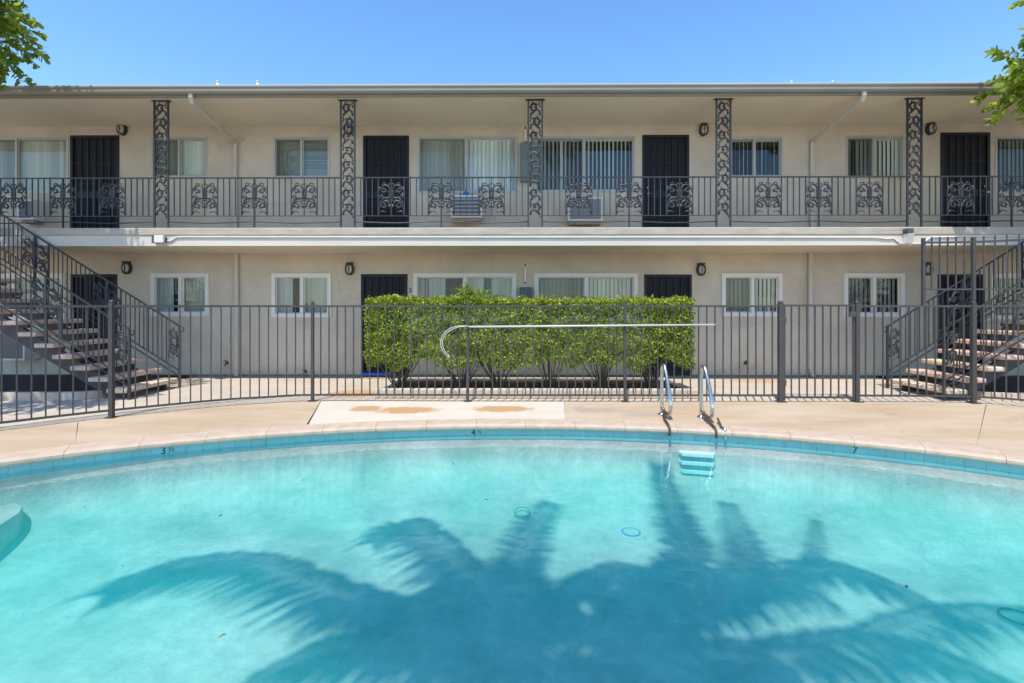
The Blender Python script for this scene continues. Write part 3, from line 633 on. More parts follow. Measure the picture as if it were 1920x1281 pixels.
# ---- balcony railings, one per bay
zt, zb, zs = WZ(334, CYY), WZ(404, CYY), WZ(417, CYY)
PK = MB().box(-.0078, .0078, -.0078, .0078, zb, zt).mesh('picket', M['iron'])
MP = MB().box(-.0125, .0125, -.0125, .0125, Z2, zt).mesh('post', M['iron'])
def railing(xa, xb, label, full=True):
    r = empty('balcony_railing', ((xa+xb)/2, CYY, Z2), label, 'railing', 'balcony railings between the columns'); xc = (xa+xb)/2 if full is True else full
    MB().box(xa, xb, CYY-.014, CYY+.014, zt, zt+.022).build('top_rail', M['iron'], r); MB().box(xa, xb, CYY-.01, CYY+.01, zb-.012, zb).build('bottom_rail', M['iron'], r)
    mid = [Vector((xa, CYY, zs+.012)), Vector(((xa*3+xc)/4, CYY, zs)), Vector(((xa+xc)/2, CYY, zs-.008)), Vector((xc, CYY, zs+.016)), Vector(((xc+xb)/2, CYY, zs-.010)), Vector((xb, CYY, zs+.012))]
    MB().tube(smoothpath(mid, 5), .011, 6).build('sagging_rail', M['iron'], r, smooth=True)
    cs = [xc+k*.905 for k in range(-6, 7) if xa+.22 < xc+k*.905 < xb-.22]
    for x in cs:
        inst('scroll_panel', PANEL, (x, CYY, zb+.005), r)
        if abs(x-xc) > .01: inst('picket', PK, (x, CYY, 0), r)
    if xa < xc < xb: inst('post', MP, (xc, CYY, 0), r)
    k = -60
    xs = []
    for x in cs: xs += [x-.237, x+.237]
    seg = sorted(xs)
    for x in seg:
        if xa+.02 < x < xb-.02: inst('picket', PK, (x, CYY, 0), r)
    gaps = [(seg[i], seg[i+1]) for i in range(1, len(seg)-1, 2)] if seg else []
    for a, b in gaps:
        for j in range(1, 4): inst('picket', PK, (a+(b-a)*j/4, CYY, 0), r)
    if seg:
        x = seg[0]-.106
        while x > xa+.04: inst('picket', PK, (x, CYY, 0), r); x -= .106
        x = seg[-1]+.106
        while x < xb-.04: inst('picket', PK, (x, CYY, 0), r); x += .106
    return r
hw = .14
railing(-10.35, colx[0]-hw, 'upper railing in tree shade at far left before the black door', WX(118, CYY))
rl = ['upper railing in front of the two small windows left of centre', 'upper railing before the grey louvred air conditioner', 'upper railing before the white framed air conditioner', 'upper railing in front of the two small windows right of centre']
for i in range(4): railing(colx[i]+hw, colx[i+1]-hw, rl[i])
railing(colx[4]+hw, 10.95, 'upper railing before the black door at far right', WX(1897, CYY))

# ================================================================== STAIRS
def staircase(sgn, x0, label, worn):
    """open riser stairs climbing outwards (sgn -1 left, +1 right) from the first nosing at x0"""
    ya, yb = 7.66, 8.82; run, rise = .282, .176; nst = 16
    s = empty('staircase', (x0+sgn*2, (ya+yb)/2, 0), label, 'stairs', 'courtyard staircases')
    tm = {}
    for key, mm in (('tread', M['tread']), ('treadw', M['treadw'])):
        mb = MB(); mb.box(0 if sgn > 0 else -.31, .31 if sgn > 0 else 0, ya-.02, yb+.02, -.07, 0); tm[key] = mb.mesh('tread', mm)
    for i in range(nst):
        o = inst('tread', tm['treadw' if worn(i) else 'tread'], (x0+sgn*run*i, 0, rise*(i+1)), s)
        md = o.modifiers.new('bevel', 'BEVEL'); md.width = .016; md.segments = 2
        for yy in (ya+.22, yb-.22): MB().box(x0+sgn*(run*i+.05), x0+sgn*(run*i+.26), yy-.02, yy+.02, rise*(i+1)-.12, rise*(i+1)-.064).build('tread_bracket', M['stringer'], s)
    for yy in (ya+.22, yb-.22):
        mb = MB(); xa, za = x0+sgn*.12, 0.0; xe, ze = x0+sgn*(run*nst), rise*nst-.12
        h_ = .26; pr = [(x0+sgn*.05, .0), (x0+sgn*.42, .0), (xe, ze-h_*.9), (xe, ze), (x0+sgn*.05, .06)]
        n_ = len(pr); vs = [(x, yy+d, z) for d in (-.028, .028) for x, z in pr]
        mb.add(vs, [tuple(range(n_)), tuple(reversed(range(n_, 2*n_))), *[(k, n_+k, n_+(k+1) % n_, (k+1) % n_) for k in range(n_)]]); mb.build('stringer', M['stringer'], s)
    slope = rise/run
    HP = panel_mesh('scroll_panel', .235, .6, sgn*slope); HH = panel_mesh('scroll_panel', .18, .62, sgn*slope, (sgn,))
    PKS = MB().box(-.006, .006, -.006, .006, .0, .80).mesh('picket', M['iron'])
    for yy in (ya+.03, yb+.03):
        r = MB(); xs0 = x0-sgn*.02; xe = x0+sgn*run*15.4
        def z_at(x): return abs(x-xs0)*slope
        top0 = 1.10; bot0 = .30
        for zz, w_, h_ in ((top0, .034, .022), (bot0, .016, .016), (bot0-.10, .016, .016)):
            r.bar((xs0, yy, zz), (xe, yy, zz+z_at(xe)), w_, h_)
        rr = r.build('stair_railing', M['iron'], s)
        MB().box(xs0-.016, xs0+.016, yy-.016, yy+.016, 0, top0+.02).build('newel_post', M['iron'], rr)
        # scrolled end of the hand rail
        MB().tube(smoothpath([(xs0, yy, top0), (xs0-sgn*.05, yy, top0-.01), (xs0-sgn*.075, yy, top0-.06), (xs0-sgn*.05, yy, top0-.1), (xs0-sgn*.03, yy, top0-.07)], 4), .009, 6).build('rail_scroll', M['iron'], rr, smooth=True)
        inst('scroll_panel', HH, (xs0+sgn*.03, yy, bot0+.10), rr)
        pan = [1.31*k for k in (1, 2, 3)]
        for p in pan:
            x = xs0+sgn*p; inst('scroll_panel', HP, (x, yy, bot0+.10+z_at(x)), rr)
            MB().box(x-.016, x+.016, yy-.016, yy+.016, z_at(x)+.02, top0+z_at(x)).build('rail_post', M['iron'], rr)
        d = .24
        while d < run*15.2:
            if not any(abs(d-p) < .235 for p in pan): inst('picket', PKS, (xs0+sgn*d, yy, bot0+z_at(xs0+sgn*d)), rr)
            d += .0815
        for p in pan:
            for q in (-.24, .24):
                x = xs0+sgn*(p+q); inst('picket', PKS, (x, yy, bot0+z_at(x)), rr)
    MB().box(x0+sgn*run*15.5, x0+sgn*(run*15.5+1.5), ya-.1, FRONT-.03, rise*nst-.1, rise*nst+.02).build('landing', M['deckedge'], s)
    return s
XL = WX(337, 8.85)+.0; XR = WX(1664, 8.85)
staircase(-1, XL-.02, 'open riser stairs with pink treads climbing left in tree shade', lambda i: i == 0)
staircase(1, XR+.02, 'open riser stairs with worn yellow and pink treads climbing right', lambda i: i in (0, 2, 5, 6, 7))

# ================================================================== POOL FENCE
fence = empty('pool_fence', (-.5, FENCE, 0), 'dark metal picket fence curving round the far side of the pool', 'fence')
FZ = 1.475
post_px = [(-5.30, 6.46, .027), (WX(586, FENCE), FENCE, .022), (WX(877, FENCE), FENCE, .022), (WX(1172, FENCE), FENCE, .022), (WX(1463.5, FENCE), FENCE, .034), (WX(1607, FENCE), FENCE, .030), (6.88, 7.515, .030)]
def fpost(x, y, hw, parent, z1=FZ+.03, rz=0):
    o = MB().box(x-hw, x+hw, y-hw, y+hw, .0, z1).build('post', M['fence'], parent, bevel=.004)
    MB().box(x-hw-.035, x+hw+.035, y-hw-.035, y+hw+.035, .001, .010).build('base_plate', M['fence'], o)
    MB().lathe((x, y, z1), [(hw*.9, 0), (hw*1.15, .008), (hw*1.1, .022), (hw*.6, .036), (.004, .042)], 10).build('post_cap', M['fence'], o, smooth=True)
    return o
for x, y, hw_ in post_px: fpost(x, y, hw_, fence)
fpost(-6.45, 5.3, .022, fence)
pk = MB().box(-.0083, .0083, -.0083, .0083, .09, FZ-.03).mesh('picket', M['fence'])
def along(line, x0, x1):
    pts = [p for p in line if x0 < p.x < x1]; return [Vector((x0, line_y(x0), 0))]+pts+[Vector((x1, line_y(x1), 0))]
def rails(pts, parent, zz=((FZ, .036, .03), (.11, .03, .026)), m=None):
    for z, w_, h_ in zz:
        mb = MB(); n_ = len(pts); vs = []
        for i, p in enumerate(pts):
            d = (pts[min(i+1, n_-1)]-pts[max(i-1, 0)]).normalized(); sd_ = Vector((-d.y, d.x, 0))*w_/2
            for q in ((-1, -1), (1, -1), (1, 1), (-1, 1)): vs.append(p+sd_*q[0]+Vector((0, 0, z+q[1]*h_/2-h_/2)))
        fs = [(i*4+j, i*4+(j+1) % 4, i*4+4+(j+1) % 4, i*4+4+j) for i in range(n_-1) for j in range(4)]+[(3, 2, 1, 0), tuple((n_-1)*4+j for j in range(4))]
        mb.add(vs, fs).build('top_rail' if z > .5 else 'bottom_rail', m or M['fence'], parent)
def pickets(pts, parent, me, sp=.126, pad=.1):
    L_ = [0]
    for a, b in zip(pts, pts[1:]): L_.append(L_[-1]+(b-a).length)
    tot = L_[-1]; n_ = max(1, round((tot)/sp)); sp = tot/n_
    for i in range(1, n_):
        s = i*sp; k = max(j for j in range(len(L_)-1) if L_[j] <= s+1e-9); a, b = pts[k], pts[k+1]; f_ = (s-L_[k])/(L_[k+1]-L_[k]); p = a+(b-a)*f_
        inst('picket', me, (p.x, p.y, 0), parent, math.atan2(b.y-a.y, b.x-a.x))
GX0, GX1 = post_px[4][0]+.045, post_px[5][0]-.04
secs = [(-8.0, -6.45), (-6.45, -5.30), (-5.30, post_px[1][0]), (post_px[1][0], post_px[2][0]), (post_px[2][0], post_px[3][0]), (post_px[3][0], post_px[4][0]), (post_px[5][0], post_px[6][0]), (post_px[6][0], 8.8)]
for a, b in secs:
    pts = along(LINE, a, b); rails(pts, fence); pickets(pts, fence, pk)
gate = empty('pool_gate', ((GX0+GX1)/2, FENCE, 0), 'narrow metal picket gate between two thick posts right of the ladder', 'gate')
gpts = [Vector((GX0, FENCE, 0)), Vector((GX1, FENCE, 0))]
rails(gpts, gate, ((FZ+.01, .034, .03), (.085, .03, .03)))
for x in (GX0+.012, GX1-.012): MB().box(x-.012, x+.012, FENCE-.013, FENCE+.013, .026, FZ-.02).build('stile', M['fence'], gate)
gp2 = MB().box(-.0083, .0083, -.0083, .0083, .055, FZ-.02).mesh('picket', M['fence'])
for i in range(1, 9): inst('picket', gp2, (GX0+(GX1-GX0)*i/9, FENCE, 0), gate)
MB().box(GX1-.10, GX1-.005, FENCE-.045, FENCE-.014, 1.30, 1.38).tube([(GX1-.05, FENCE-.03, 1.38), (GX1-.05, FENCE-.03, 1.46)], .014, 8).build('latch', M['fence'], gate)
for z in (.25, 1.2): MB().box(GX0-.03, GX0+.03, FENCE-.03, FENCE-.014, z, z+.09).build('hinge', M['fence'], gate)
# taller guard on top of the fence in front of the right stairs
gx = WX(1731, FENCE); gline = along(LINE, gx, 8.6)
guard = empty('stair_guard', (7.4, 7.45, FZ), 'raised picket guard on top of the fence before the right stairs', 'guard fence')
zg0, zg1 = WZ(543, FENCE), WZ(456, FENCE)
rails(gline, guard, ((zg1+.015, .034, .03), (zg0+.012, .03, .026)))
MB().box(gx-.02, gx+.02, FENCE-.022, FENCE+.018, FZ+.003, zg1+.07).build('post', M['fence'], guard)
MB().box(6.88-.022, 6.88+.022, 7.515-.022, 7.515+.022, FZ+.075, zg1+.07).build('post', M['fence'], guard)
pkg = MB().box(-.0083, .0083, -.0083, .0083, zg0, zg1+.085).mesh('picket', M['fence'])
pickets(along(LINE, gx, 6.88), guard, pkg, .118); pickets(along(LINE, 6.88, 8.6), guard, pkg, .126)

# ---- rescue hook pole hung on the fence
py_ = FENCE-.045
za, zb_ = WZ(613, py_), WZ(609, py_); xa, xb = WX(880, py_), WX(1340, py_)
hook = empty('rescue_hook', (xa, py_, za), 'white rescue hook pole hung level along the fence before the hedge', 'rescue hook')
MB().tube([(xa, py_, za), (xb, py_, zb_)], .0155, 10).build('pole', M['pole'], hook, smooth=True)
hk = [(880, 612), (862, 612), (848, 616), (836, 624), (829, 636), (829, 650), (834, 661), (842, 669)]
for dlt in (-.014, .014):
    pts = []
    for i, (px, py) in enumerate(hk):
        a = WP(px, py, py_); cx_, cz_ = WP(858, 640, py_); v = Vector((a[0]-cx_, 0, a[1]-cz_)).normalized()*dlt*min(1, i/2); pts.append((a[0]+v.x, py_, a[1]+v.z))
    MB().tube(smoothpath(pts, 4), .0065, 6).build('hook_wire', M['pole'], hook, smooth=True)
a = WP(842, 669, py_); MB().tube([(a[0]-.015, py_, a[1]), (a[0]+.015, py_, a[1]+.005)], .009, 6).build('hook_tip', M['pole'], hook, smooth=True)
for px in (877, 1172):
    x = WX(px, FENCE); MB().box(x-.012, x+.012, FENCE-.068, FENCE-.022, za-.035, za-.02).box(x-.012, x+.012, FENCE-.074, FENCE-.066, za-.035, za+.01).build('hanger', M['fence'], hook)

# ---- grab rails
def grab_rail(bx, by, label, extra):
    p = GP(bx, by); X, Y = p.x, p.y; g = empty('grab_rail', (X, Y, 0), label, 'grab rail', 'steel grab rails at the pool steps')
    th = R(2)   # turned a little towards the right
    def P(fwd, z, sx=0): return Vector((X+fwd*math.sin(th)+sx, Y-fwd*math.cos(th), z))
    loop = [P(0, .01), P(.0, .2), P(-.005, .45), P(.0, .60), P(.03, .665), P(.075, .68), P(.12, .65), P(.20, .52), P(.285, .36), P(.33, .24), P(.335, .15), P(.30, .075), P(.24, .05), P(.12, .06), P(.02, .10)]
    MB().tube(smoothpath(loop, 5), .0235, 12).build('rail_tube', M['steel'], g, smooth=True)
    MB().lathe((X, Y, 0), [(.055, .001), (.055, .012), (.03, .03), (.026, .035)], 16).build('escutcheon', M['steel'], g, smooth=True)
    # tarnished foot strut running out over the coping to the tiles
    mb = MB(); a = P(.10, .05); 
    pe = min((pool_pt(t, -.055) for t in TS), key=lambda q: abs(q.x-(X-.10))+(0 if q.y > 3 else 50))
    pth = [P(.04, .06), Vector((pe.x+.05, pe.y+.35, .045)), Vector((pe.x+.01, pe.y+.10, .041)), Vector((pe.x, pe.y+.03, .036)), Vector((pe.x+.002, pe.y, .0)), Vector((pe.x+.002, pe.y+.003, -.075))]
    mb.tube(smoothpath(pth, 4), .015, 8).build('foot_strut', M['bronze'], g, smooth=True)
    if extra:
        q = P(.33, .06); e = min((pool_pt(t, -.03) for t in TS), key=lambda q_: abs(q_.x-(X+.05))+(0 if q_.y > 3 else 50))
        MB().tube([(X+.10, Y-.28, .05), (e.x-.02, e.y+.05, .04), (e.x, e.y, .035), (e.x, e.y-.012, -.02), (e.x, e.y-.012, -.09)], .014, 8).build('brace_tube', M['steel'], g, smooth=True)
    return g
grab_rail(1241, 778, 'left stainless steel grab rail at the pool edge', False)
grab_rail(1315, 783, 'right stainless steel grab rail with a loose brace tube at its foot', True)

# ================================================================== PLANTER, HEDGE
plx0, plx1 = -2.25, 2.92
pl = empty('planter_bed', (.3, 8.8, 0), 'long low planter bed with a concrete kerb under the hedge', 'planter')
ky0, ky1, kz = 7.83, 9.74, .15
seg = []; x = plx0
while x < plx1-.05: x2 = min(plx1, x+.62); MB().box(x+.004, x2-.004, ky0, ky0+.11, 0, kz).build('kerb_block', M['kerb'], pl, bevel=.018); x = x2
MB().box(plx0, plx0+.09, ky0+.115, ky1, 0, .06).build('kerb_block', M['kerb'], pl, bevel=.012); MB().box(plx1-.09, plx1, ky0+.115, ky1, 0, .06).build('kerb_block', M['kerb'], pl, bevel=.012)
MB().box(plx0+.09, plx1-.09, ky1-.08, ky1, 0, .06).build('kerb_block', M['courtyard'], pl)
nx, ny = 40, 14; vs = []; fs = []
for j in range(ny+1):
    for i in range(nx+1): vs.append((plx0+.08+(plx1-plx0-.16)*i/nx, ky0+.1+(ky1-ky0-.17)*j/ny, .02+random.uniform(0, .025)))
for j in range(ny):
    for i in range(nx): a = j*(nx+1)+i; fs.append((a, a+1, a+nx+2, a+nx+1))
MB().add(vs, fs).build('soil', M['soil'], pl, smooth=True)
for sg, xa in ((-1, WX(178, 7.7)), (1, WX(1850, 7.7))):
    b = empty('stair_bed', (xa+sg*2, 8.7, 0), 'shaded soil bed with a low kerb under the %s stairs' % ('left' if sg < 0 else 'right'), 'planter')
    kp = smoothpath([(xa+sg*.02, 8.1, 0), (xa+sg*.06, 7.86, 0), (xa+sg*.28, 7.72, 0), (xa+sg*.8, 7.67, 0), (xa+sg*2, 7.66, 0), (xa+sg*4.5, 7.66, 0)], 6)
    mb = MB(); vs = []
    for i, p in enumerate(kp):
        d = (kp[min(i+1, len(kp)-1)]-kp[max(i-1, 0)]).normalized(); sd_ = Vector((-d.y, d.x, 0))*.055
        vs += [p-sd_, p+sd_, p+sd_*.85+Vector((0, 0, .12)), p-sd_*.85+Vector((0, 0, .12))]
    mb.add(vs, [(i*4+j, i*4+(j+1) % 4, i*4+4+(j+1) % 4, i*4+4+j) for i in range(len(kp)-1) for j in range(4)]+[(3, 2, 1, 0)]).build('kerb', M['kerb'], b)
    MB().add([(xa+sg*.1, 7.75, .03), (xa+sg*5, 7.7, .03), (xa+sg*5, WALL-.02, .03), (xa+sg*.1, WALL-.02, .03)], [(0, 1, 2, 3)]).build('soil', M['soil'], b)

def leaves(n, pos_fn, size, m, name, parent, asp=.5, sizevar=.35):
    v = []; f = []; u = random.uniform; g = random.gauss
    for i in range(n):
        c, nr = pos_fn()
        ax = Vector((g(0, 1), g(0, 1), g(0, 1)))+nr*.0; ax = (ax-nr*ax.dot(nr)*.6)
        if ax.length < 1e-3: continue
        ax.normalize(); sd_ = ax.cross(nr+Vector((u(-.5, .5), u(-.5, .5), u(-.5, .5))))
        if sd_.length < 1e-3: continue
        sd_.normalize(); up = sd_.cross(ax); L_ = size*(1+u(-sizevar, sizevar)); W_ = L_*asp*.5
        k = len(v); tip = c+ax*L_; m1 = c+ax*L_*.45
        v += [c, m1+sd_*W_+up*W_*.35, tip, m1-sd_*W_+up*W_*.35]; f += [(k, k+1, k+2), (k, k+2, k+3)]
    me = bpy.data.meshes.new(name); me.from_pydata([tuple(p) for p in v], [], f); me.materials.append(m); me.update()
    o = bpy.data.objects.new(name, me); return link(o, parent)
from mathutils import noise as mnoise
hx0, hx1, hy0, hy1, hz0, hz1 = WX(684, 8.02), WX(1303, 8.02), 8.02, 8.78, .46, 1.565
hed = empty('hedge', ((hx0+hx1)/2, 8.4, .05), 'clipped bright green hedge standing in the planter behind the fence', 'hedge')
def hedge_pt():
    r = random.random(); u = random.uniform
    bx = u(hx0, hx1); nb_ = .05*mnoise.noise(Vector((bx*1.7, 3.1, 0)))
    dep = abs(random.gauss(0, .06))
    low = hz0-.04+.16*mnoise.noise(Vector((bx*2.3, 9, 0)))+.07*mnoise.noise(Vector((bx*8, 4, 0)))+.12*abs(math.sin(bx*3.2))
    if r < .52:                                      # front face
        z = u(low, hz1); q = Vector((bx, hy0+dep+nb_*.8+.11*mnoise.noise(Vector((bx*4.5, z*5, 5))), z)); nr = Vector((0, -1, .25))
    elif r < .80:
        q = Vector((bx, u(hy0, hy1), hz1-dep+nb_+.03*mnoise.noise(Vector((bx*6, 2, 8))) + (.03 if bx < -.6 else 0))); nr = Vector((0, -.1, 1))
    elif r < .88:
        sgn = random.choice((0, 1)); q = Vector(((hx0+dep if sgn == 0 else hx1-dep), u(hy0, hy1), u(low, hz1))); nr = Vector((-1 if sgn == 0 else 1, -.2, .2))
    elif r < .92:
        q = Vector((bx, hy1-dep, u(low, hz1))); nr = Vector((0, 1, .3))
    else:
        q = Vector((bx, u(hy0, hy1), u(low-.05, hz1-.1))); nr = Vector((0, -.5, .5))
    return q, (nr+Vector((random.gauss(0, .8), random.gauss(0, .8), random.gauss(.3, .8)))).normalized()
tag(leaves(48000, hedge_pt, .043, M['hedge'], 'foliage', hed, .58), kind='stuff')
# shoots standing out of the top and a low sprig
spr = []
for i in range(260):
    x = random.uniform(hx0, hx1); spr.append((x, random.uniform(hy0, hy1-.2), hz1-.03, random.uniform(.05, .11)))
bxx = WX(882, 8.3)
for i in range(60): spr.append((bxx+random.gauss(0, .15), 8.2+random.gauss(0, .1), hz1-.03, random.uniform(.10, .24)))
for i in range(9): spr.append((bxx-.03+random.gauss(0, .04), 8.15, hz1, random.uniform(.2, .34)))
mbst = MB(); sprl = []
for (x, y, z, h_) in spr:
    t_ = Vector((x+random.gauss(0, .02), y+random.gauss(0, .02), z+h_)); b0 = Vector((x, y, z-.1)); mbst.tube([b0, t_], [.003, .0015], 4)
    for k in range(int(h_/.018)+2): q = b0+(t_-b0)*random.uniform(.35, 1); sprl.append(q)
tag(mbst.build('shoot_stems', M['bark'], hed), kind='stuff'); it = iter(sprl)
tag(leaves(len(sprl), lambda: (next(it), Vector((random.gauss(0, .6), random.gauss(0, .6), .6)).normalized()), .05, M['hedge'], 'shoot_leaves', hed, .55), kind='stuff')
for px in (745, 865, 938, 1030, 1128, 1222):
    x = WX(px, 8.4); mb = MB()
    for k in range(15):
        a = random.uniform(0, 6.28); sp = random.uniform(.10, .46)
        pts = [Vector((x+random.gauss(0, .03), 8.4+random.gauss(0, .03), .02)), Vector((x+sp*.35*math.cos(a), 8.4+sp*.3*math.sin(a), .22)), Vector((x+sp*.8*math.cos(a), 8.4+sp*.6*math.sin(a), .50)), Vector((x+sp*1.1*math.cos(a), 8.4+sp*.8*math.sin(a), .95))]
        mb.tube(smoothpath(pts, 3), [(.018-.0014*j)*random.uniform(.7, 1.1) for j in range(10)], 6)
    mb.build('trunk', M['bark'], hed, smooth=True)

# ================================================================== FITTINGS ON THE WALLS
def wall_lamp(px, py, lb):
    x, z = WP(px, py, WALL); l = empty('wall_lamp', (x, WALL, z), lb, 'wall lamp', 'oval bulkhead lamps beside the doors')
    def oval(rx, rz, y0, y1, sc=1.0, n=20):
        mb = MB(); vs = [(x+rx*s_*math.cos(2*math.pi*k/n), y, z+rz*s_*math.sin(2*math.pi*k/n)) for y, s_ in ((y0, 1), (y1, sc)) for k in range(n)]
        return mb.add(vs, [(k, (k+1) % n, n+(k+1) % n, n+k) for k in range(n)]+[tuple(reversed(range(n))), tuple(range(n, 2*n))])
    oval(.085, .125, WALL-.001, WALL-.05).build('back_plate', M['lamp'], l, smooth=False)
    oval(.07, .108, WALL-.05, WALL-.10, .7).build('lens', M['lampglass'], l, smooth=True)
    mb = MB()
    mb.tube([(x+.078*math.cos(2*math.pi*k/20), WALL-.075, z+.118*math.sin(2*math.pi*k/20)) for k in range(21)], .013, 6, cap=False)
    mb.tube([(x, WALL-.06, z+.115), (x, WALL-.112, z+.05), (x, WALL-.112, z-.05), (x, WALL-.06, z-.115)], .009, 5); mb.tube([(x-.075, WALL-.065, z), (x, WALL-.112, z), (x+.075, WALL-.065, z)], .007, 5)
    mb.box(x-.06, x+.06, WALL-.11, WALL-.001, z+.108, z+.135)
    mb.build('guard', M['lamp'], l)
for px, py, lb in ((232, 244, 'oval bulkhead lamp under the eave beside the far left upper door'), (655, 243, 'oval bulkhead lamp behind the second iron column'), (1318, 245, 'oval bulkhead lamp left of the fourth iron column'), (1742, 243, 'oval bulkhead lamp right of the rightmost iron column'),
                   (241, 503, 'oval bulkhead lamp on the lower wall above the left stairs'), (657, 505, 'oval bulkhead lamp left of the lower door numbered three'), (1313, 506, 'oval bulkhead lamp right of the lower door numbered four'), (1736, 505, 'oval bulkhead lamp behind the raised guard before the right stairs')): wall_lamp(px, py, lb)
def aircon(px0, px1, py0, py1, lb, style, dp=.26, bracket=True):
    x0, z1 = WP(px0, py0, WALL-dp); x1, z0 = WP(px1, py1, WALL-dp)
    a = empty('air_conditioner', ((x0+x1)/2, WALL, z0), lb, 'air conditioner')
    yf = WALL-dp; fw = .035
    mb = MB().box(x0, x1, yf+.03, WALL-.002, z0, z1)
    mb.build('case', M['acwhite'], a, bevel=.008)
    MB().box(x0, x0+fw, yf, yf+.028, z0, z1).box(x1-fw, x1, yf, yf+.028, z0, z1).box(x0+fw, x1-fw, yf, yf+.028, z1-fw, z1).box(x0+fw, x1-fw, yf, yf+.028, z0, z0+fw).build('front_frame', M['acwhite'], a, bevel=.004)
    if style == 'louvre':
        MB().box(x0+fw, x1-fw, yf+.02, yf+.029, z0+fw, z1-fw).build('grille_back', M['acdark'], a)
        nl = 5
        for i in range(nl):
            z = z0+fw+(z1-z0-2*fw)*(i+.5)/nl; MB().add([(x0+fw, yf+.004, z-.018), (x1-fw, yf+.004, z-.018), (x1-fw, yf+.018, z+.014), (x0+fw, yf+.018, z+.014)], [(0, 1, 2, 3)]).build('louvre', M['alu'], a)
    else:
        MB().box(x0+fw, x1-fw, yf+.018, yf+.029, z0+fw, z1-fw).build('coil', M['acfin'], a)
        mb = MB(); x = x0+fw+.008
        while x < x1-fw: mb.box(x-.0025, x+.0025, yf+.008, yf+.018, z0+fw, z1-fw); x += .014
        tag(mb.build('coil_fins', M['acfin'], a), kind='stuff')
    if bracket: MB().box(x0+.03, x1-.03, WALL-.2, WALL-.003, z0-.06, z0-.004).build('support_board', M['wood'], a)
    return (x0, x1, z0, z1, yf)
ac1 = aircon(845, 904, 366, 408, 'grey louvred air conditioner in the upper wall with a blue bottle on it', 'louvre')
aircon(1065, 1130, 370, 414, 'white framed air conditioner with dirty fins in the upper wall', 'fin')
aircon(32, 62, 374, 412, 'white air conditioner in the upper wall at far left behind the railing', 'fin')
aircon(-12, 46, 622, 676, 'boxy air conditioner low on the wall under the left stairs', 'fin', .34, False)
xb_ = (ac1[0]+ac1[1])/2-.02; bt = empty('blue_bottle', (xb_, WALL-.15, ac1[3]), 'small blue bottle on top of the louvred air conditioner', 'bottle')
MB().lathe((xb_, WALL-.15, ac1[3]), [(.055, .001), (.06, .01), (.06, .07), (.045, .085), (.016, .095), (.014, .12)], 14).build('body', M['blue'], bt, smooth=True); MB().lathe((xb_, WALL-.15, ac1[3]+.121), [(.017, 0), (.017, .03), (.012, .034)], 10).build('cap', M['ringb'], bt, smooth=True)
# extinguisher signs and cabinets
def ext(px, py0, py1, cx0, cx1, cy0, cy1, m, where):
    x, z1 = WP(px, py0, WALL); _, z0 = WP(px, py1, WALL)
    s = empty('extinguisher_sign', (x, WALL, z0), 'narrow upright white and red sign on the %s' % where, 'sign')
    MB().box(x-.04, x+.04, WALL-.007, WALL-.001, z0, z1).build('plate', M['vinyl'], s)
    h_ = z1-z0
    MB().box(x-.036, x-.024, WALL-.009, WALL-.0072, z0+.03, z1-.09).box(x+.026, x+.036, WALL-.009, WALL-.0072, z0+.03, z1-.09).build('red_border', M['red'], s)
    MB().add([(x-.026, WALL-.009, z1-.075), (x+.026, WALL-.009, z1-.075), (x+.02, WALL-.009, z1-.02), (x, WALL-.009, z1-.005), (x-.02, WALL-.009, z1-.02)], [(0, 1, 2, 3, 4)]).build('red_symbol', M['red'], s)
    MB().add([(x-.036, WALL-.009, z0+.035), (x, WALL-.009, z0+.008), (x+.036, WALL-.009, z0+.035), (x+.012, WALL-.009, z0+.055), (x-.012, WALL-.009, z0+.055)], [(0, 1, 2, 3, 4)]).build('red_arrow', M['red'], s)
    a, zt_ = WP(cx0, cy0, WALL); b, zb__ = WP(cx1, cy1, WALL)
    c = empty('extinguisher_cabinet', ((a+b)/2, WALL, zb__), 'shallow metal extinguisher cabinet below the sign on the %s' % where, 'cabinet')
    MB().box(a, b, WALL-.14, WALL-.002, zb__, zt_).build('case', m, c, bevel=.012)
    MB().box(a+.025, b-.025, WALL-.15, WALL-.142, zb__+.04, zt_-.04).build('door', m, c, bevel=.003)
    MB().box(b-.05, b-.035, WALL-.162, WALL-.152, (zb__+zt_)/2-.03, (zb__+zt_)/2+.03).build('handle', M['steel'], c)
ext(985, 493, 534, 974, 997, 539, 600, M['cabinet2'], 'lower wall'); ext(985, 236, 270, 975, 1012, 271, 343, M['cabinet'], 'upper wall')
